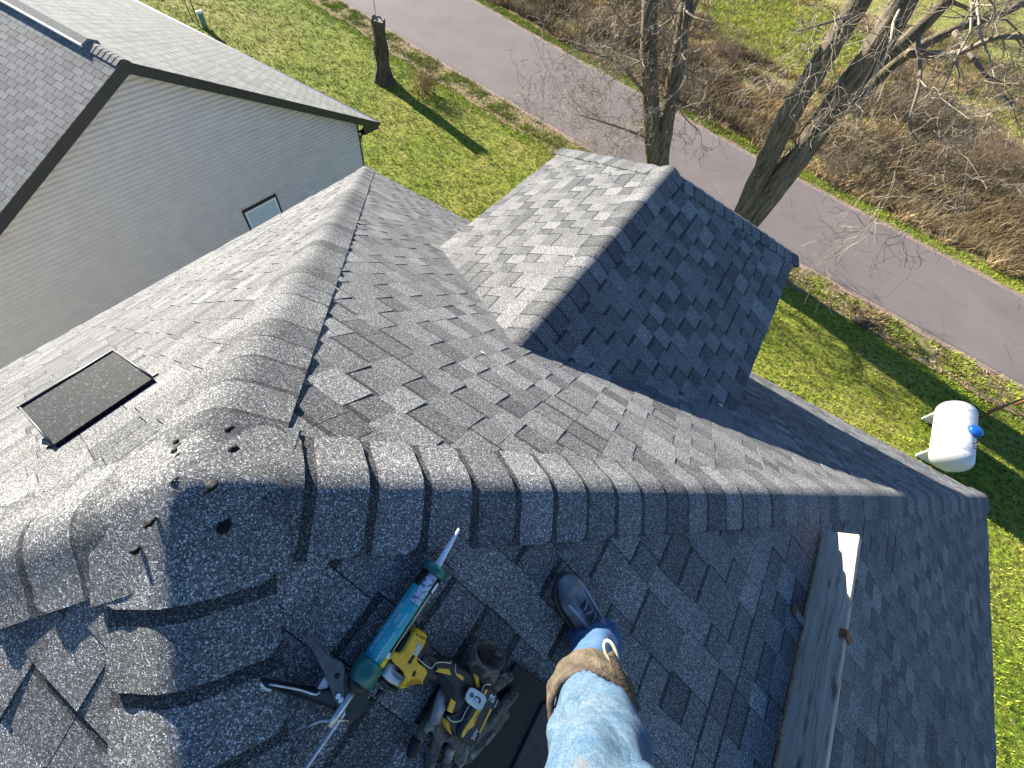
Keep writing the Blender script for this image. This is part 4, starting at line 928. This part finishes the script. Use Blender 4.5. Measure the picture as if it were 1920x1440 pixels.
# gloves -----------------------------------------------------------------
def remeshed(name, mb, mat, parent, voxel=.004, mats=None, smooth_it=3):
    o = mb.build(name, mat, None); md = o.modifiers.new('r', 'REMESH'); md.mode = 'VOXEL'; md.voxel_size = voxel
    ms = o.modifiers.new('s', 'SMOOTH'); ms.iterations = smooth_it; ms.factor = .5
    dg = bpy.context.evaluated_depsgraph_get(); me = bpy.data.meshes.new_from_object(o.evaluated_get(dg))
    for p in me.polygons: p.use_smooth = True
    o.modifiers.clear(); o.data = me
    me.materials.clear(); me.materials.append(mat)
    if parent is not None: o.parent = parent; o.matrix_parent_inverse = Matrix.Translation(-world_loc(parent))
    return o
Z4 = lambda L_: [(740+x/5.14, 1160+y/5.14) for x, y in L_]
def finger(mb, pts, hs, r):
    P = smooth_path([onC(p, h_) for p, h_ in zip(Z4(pts), hs)], 5); m = len(P)
    rr = [r*(1.06-.14*i/(m-1))*(1+.05*math.sin(i*1.5)) for i in range(m)]; rr[-1] *= .55; rr[-2] *= .9
    tube(mb, P, rr, 12)
g1 = thing('glove', onC((850, 1360), .012), 'camouflage work glove palm down under the driver with wide open cuff', 'glove', 'work gloves')
mb = MB()
pal = [onC(p, .04) for p in rounded(Z4([(620, 560), (800, 600), (960, 640), (900, 900), (700, 1180), (420, 1180), (330, 1050), (420, 800)]), 2)]
mb.prism([p-nC*.026 for p in pal], nC*.034)
for pts, hs, r_ in (([(420, 900), (310, 1020), (220, 1180), (150, 1320)], (.03, .032, .03, .024), .0135), ([(500, 1000), (420, 1160), (370, 1320), (310, 1500)], (.032, .036, .032, .025), .014),
                    ([(620, 1050), (560, 1200), (500, 1360), (470, 1560)], (.032, .036, .032, .025), .0135), ([(740, 1080), (700, 1220), (640, 1360), (580, 1500)], (.03, .033, .03, .025), .0125)):
    finger(mb, pts, hs, r_)
P = smooth_path([onC(p, h_) for p, h_ in zip(Z4([(760, 720), (870, 560), (930, 440)]), (.04, .045, .05))], 4); tube(mb, P, [.03]*len(P), 16)
remeshed('glove_hand', mb, M['glove'], g1, .0035)
mb = MB(); finger(mb, [(600, 660), (480, 720), (430, 860), (380, 1000)], (.04, .05, .055, .045), .0155); remeshed('thumb', mb, M['glove_grey'], g1, .0035)
mb = MB(); finger(mb, [(215, 1150), (180, 1240), (150, 1325)], (.034, .033, .026), .0138); remeshed('fingertip_grip', mb, M['glove_tip'], g1, .0035)
# cuff: an open flared sleeve
cu_c = [(onC(p, h_), r_) for p, h_, r_ in (((884, 1262), .035, .032), ((896, 1248), .052, .035), ((908, 1237), .07, .041), ((920, 1228), .092, .045))]
V = []; F = []; S = []; ns = 32; d = unit(cu_c[-1][0]-cu_c[0][0]); sx = unit(np.cross(nC, d)); sn = np.cross(d, sx); layers = cu_c+[(c, r_-.004) for c, r_ in cu_c[::-1]]
for li, (c, r_) in enumerate(layers):
    for k_ in range(ns):
        t = 2*math.pi*k_/ns; wr = 1+.05*math.sin(3*t+li)+.035*mnoise.noise(Vector((math.cos(t)*2, math.sin(t)*2, li*.7)))
        V.append(c+sx*math.cos(t)*r_*1.12*wr+sn*math.sin(t)*r_*.85*wr)
for li in range(len(layers)-1):
    for k_ in range(ns): F.append((li*ns+k_, li*ns+(k_+1) % ns, (li+1)*ns+(k_+1) % ns, (li+1)*ns+k_)); S.append(True)
mk('cuff', V, F, M['glove'], g1, smooth=S)
g2 = thing('glove', onC((950, 1340), .012), 'dark camouflage work glove lying underneath with its fingers on the black mat', 'glove', 'work gloves')
mb = MB()
for pts, hs, r_ in (([(820, 760), (980, 640), (1130, 540)], (.03, .034, .03), .0155), ([(880, 1000), (1020, 860), (1120, 760), (1165, 690)], (.032, .036, .034, .03), .0155), ([(700, 1330), (880, 1140), (1000, 1000), (1090, 880)], (.028, .03, .03, .028), .0145)):
    finger(mb, pts, hs, r_)
pal = [onC(p, .034) for p in rounded(Z4([(640, 800), (880, 740), (980, 860), (900, 1150), (740, 1400), (560, 1420), (560, 1100)]), 2)]
mb.prism([p-nC*.02 for p in pal], nC*.024)
remeshed('glove_hand', mb, M['glove'], g2, .0035)

# ------------------------------------------------------------------ the roofer's leg
def along(px, q, dist, far=False):
    r_ = unit(ray(px)); w_ = CAM-q; b_ = r_@w_; c_ = w_@w_-dist*dist; disc = max(0, b_*b_-c_); s = math.sqrt(disc)
    return CAM+r_*((-b_+s) if far else (-b_-s))
toe = onC((1058, 1074), .03); heelp = onC((1132, 1228), .03); fw = unit(toe-heelp); SLn = .31; toe = onC((1043, 1074), .02); heel = toe-fw*SLn
sr = unit(np.cross(fw, nC))
pers = thing('person', heel+fw*.1, 'roofer\'s leg in faded blue jeans and running shoe with a brown knee pad', 'person')
def loft(secs, name, mat, parent, n=22, closed=True):
    V = []; F = []
    for (s, w0, w1, zb, zt, sh) in secs:        # position along shoe, half width right/left, bottom, top, squareness
        for k_ in range(n):
            t = 2*math.pi*k_/n; cx_ = math.copysign(abs(math.cos(t))**sh, math.cos(t)); sz_ = math.copysign(abs(math.sin(t))**sh, math.sin(t))
            V.append(heel+fw*s+sr*(1.14*cx_*(w0 if cx_ > 0 else w1))+nC*((zb+zt)/2+sz_*(zt-zb)/2-.012))
    for i in range(len(secs)-1):
        for k_ in range(n): F.append((i*n+k_, i*n+(k_+1) % n, (i+1)*n+(k_+1) % n, (i+1)*n+k_))
    F += [list(range(n))[::-1], list(range((len(secs)-1)*n, len(secs)*n))]
    return mk(name, V, F, mat, parent, smooth=True)
upper = loft([(.012, .02, .02, .028, .075, .8), (.02, .034, .034, .025, .105, .8), (.07, .037, .037, .025, .115, .8), (.12, .037, .037, .025, .105, .8), (.15, .039, .039, .025, .096, .8), (.19, .043, .044, .025, .083, .78), (.23, .045, .046, .025, .068, .78), (.26, .04, .042, .026, .056, .8), (.28, .029, .031, .027, .047, .8), (.293, .012, .013, .028, .036, .8)], 'shoe', M['shoe'], pers)
loft([(.0, .018, .018, .012, .032, .6), (.01, .034, .034, .012, .034, .6), (.07, .04, .04, .012, .034, .6), (.14, .04, .04, .012, .034, .6), (.2, .049, .05, .012, .032, .6), (.24, .05, .051, .013, .031, .6), (.27, .042, .044, .015, .031, .6), (.292, .028, .03, .018, .032, .6), (.302, .012, .013, .02, .032, .6)], 'sole', M['shoe_dark'], upper)
loft([(.245, .0452, .0462, .028, .064, .8), (.262, .041, .043, .028, .0575, .8), (.282, .030, .032, .028, .0485, .8), (.297, .013, .014, .028, .038, .8)], 'toe_cap', M['shoe'], upper)
def shoe_pt(s, x, z): return heel+fw*s+sr*x+nC*(z-.012)
topz = lambda s: .105-(s-.12)*.35
for s in (-1, 1):
    mb = MB(); mb.prism([shoe_pt(.13, s*.041, .045), shoe_pt(.24, s*.044, .04), shoe_pt(.235, s*.036, .063), shoe_pt(.2, s*.03, .081), shoe_pt(.14, s*.026, .097)], nC*.004+sr*s*.003); mb.build('side_panel', M['shoe_light'], upper)
mb = MB(); mb.prism([shoe_pt(.12, -.017, topz(.12)-.004), shoe_pt(.12, .017, topz(.12)-.004), shoe_pt(.215, .014, topz(.215)-.001), shoe_pt(.215, -.014, topz(.215)-.001)], nC*.007); mb.build('tongue', M['shoe_dark'], upper)
for i in range(5):
    s = .125+.02*i; mb = MB(); sg = 1 if i % 2 else -1
    tube(mb, smooth_path([shoe_pt(s, -.027, topz(s)-.012), shoe_pt(s+sg*.004, -.01, topz(s)+.006), shoe_pt(s-sg*.004, .01, topz(s)+.006), shoe_pt(s, .027, topz(s)-.012)], 4), .0028, 6); mb.build('lace', M['lace'], upper)
# trousers: one continuous tube from cuff to hip
cuff = onC((1116, 1206), .075); knee = along((1108, 1338), cuff, .45); hip = along((1165, 1640), knee, .46)
ctr = smooth_path([cuff-unit(knee-cuff)*.012, cuff+unit(knee-cuff)*.02, cuff+(knee-cuff)*.5+np.array([-.0, .0, 0]), knee-(knee-cuff)*.04, knee+(hip-knee)*.18, knee+(hip-knee)*.55, hip], 9)
m = len(ctr); V = []; F = []; MI = []; ns = 48; dist = [0]
for i in range(1, m): dist.append(dist[-1]+np.linalg.norm(ctr[i]-ctr[i-1]))
x_ = None; tot = dist[-1]
def rad_at(q):
    k_ = [(0, .066), (.05, .066), (.18, .064), (.36, .067), (.46, .076), (.56, .083), (.72, .089), (1.1, .1)]
    for (a_, ra), (b_, rb_) in zip(k_, k_[1:]):
        if q <= b_: return ra+(rb_-ra)*max(0, (q-a_))/(b_-a_)
    return .092
for i in range(m):
    d = unit(ctr[min(i+1, m-1)]-ctr[max(i-1, 0)])
    if x_ is None: x_ = unit(np.cross(d, np.array([0, 0, 1.])+.2*d)); y_ = np.cross(d, x_)
    else: x_ = unit(x_-d*(x_@d)); y_ = np.cross(d, x_)
    q = dist[i]
    for k_ in range(ns):
        t = 2*math.pi*k_/ns; r_ = rad_at(q)
        nn_ = mnoise.noise(Vector((math.cos(t)*1.6, math.sin(t)*1.6, q*6+2)))
        cr = lambda p_: (1-abs(math.sin(p_)))**2
        fold = .012*nn_+.026*(cr(q*24+1.6*math.sin(t+.8)+.5)-.3)*math.exp(-((q-.55)/.15)**2)*(.6+.4*math.sin(t+1))-.022*cr(q*9-t*1.1+1.2)*max(0, min(1, (q-.5)/.1))+.006*math.sin(q*80+t*3)*math.exp(-((q-.05)/.08)**2)+.012*math.exp(-(q/.018)**2)
        V.append(ctr[i]+(x_*math.cos(t)+y_*math.sin(t))*(r_+fold))
for i in range(m-1):
    for k_ in range(ns): F.append((i*ns+k_, i*ns+(k_+1) % ns, (i+1)*ns+(k_+1) % ns, (i+1)*ns+k_)); MI.append(0 if dist[i] < .37 else 1)
F.append(list(range(ns))); MI.append(0); F.append(list(range((m-1)*ns, m*ns))[::-1]); MI.append(1)
jeans = mk('jeans', V, F, None, pers, smooth=True, mats=[M['denim2'], M['denim']], matidx=MI)
def ring(name, c, d, r_, w_, th, a0, a1, mat, parent, n=40, wob=.0, xr=None, bulge=0.0):
    d = unit(d); x = unit(np.cross(d, np.array([0, 0, 1.])+.2*d)) if xr is None else unit(xr-d*(xr@d)); y = np.cross(d, x)
    prof_ = [(-w_/2, 0), (-w_/2, th*.7), (-w_*.25, th+bulge*.7), (0, th+bulge), (w_*.25, th+bulge*.7), (w_/2, th*.7), (w_/2, 0)]; V = []; F = []
    for i in range(n+1):
        t = R(a0+(a1-a0)*i/n); e = math.sin(math.pi*min(1, max(0, i/n))) if a1-a0 < 350 else 1
        for j, (l, h_) in enumerate(prof_):
            wv = wob*mnoise.noise(Vector((math.cos(t)*3, math.sin(t)*3, l*25)))
            V.append(c+d*(l*(.55+.45*e) + wv)+(x*math.cos(t)+y*math.sin(t))*(r_+h_+wv))
    k_ = len(prof_)
    for i in range(n):
        for j in range(k_): F.append((i*k_+j, i*k_+(j+1) % k_, (i+1)*k_+(j+1) % k_, (i+1)*k_+j))
    F += [list(range(k_)), list(range(n*k_, n*k_+k_))[::-1]]
    return mk(name, V, F, mat, parent, smooth=[True]*(n*k_)+[False, False])
sd_ = unit(knee-cuff); kc = knee-sd_*.045
front = unit(fw-sd_*(fw@sd_))
pad = ring('knee_pad', kc-sd_*.01, sd_, .072, .13, .014, -95, 95, M['suede'], pers, wob=.008, xr=front, bulge=.014)
ring('pad_rim', kc+sd_*.055, sd_, .077, .02, .012, -100, 100, M['strap'], pad, wob=.003, xr=front)
ring('strap', kc+sd_*.012, sd_, .076, .045, .006, 90, 270, M['strap'], pad, wob=.003, xr=front)
side = np.cross(sd_, front)
lp = along((1145, 1222), kc, .125); sp_ = along((1168, 1275), kc, .1); ep_ = along((1196, 1330), kc, .1)
mb = MB(); tube(mb, smooth_path([lp, sp_, ep_], 5), .009, 8); mb.build('loose_strap', M['strap'], pad)
mb = MB(); cpt = [lp+sd_*.0+front*.014*math.sin(t)*1.6+side*.011*math.cos(t) for t in np.linspace(0, 2*math.pi, 15)]; tube(mb, cpt, .004, 6, cap=False); mb.build('strap_loop', M['cream'], pad)
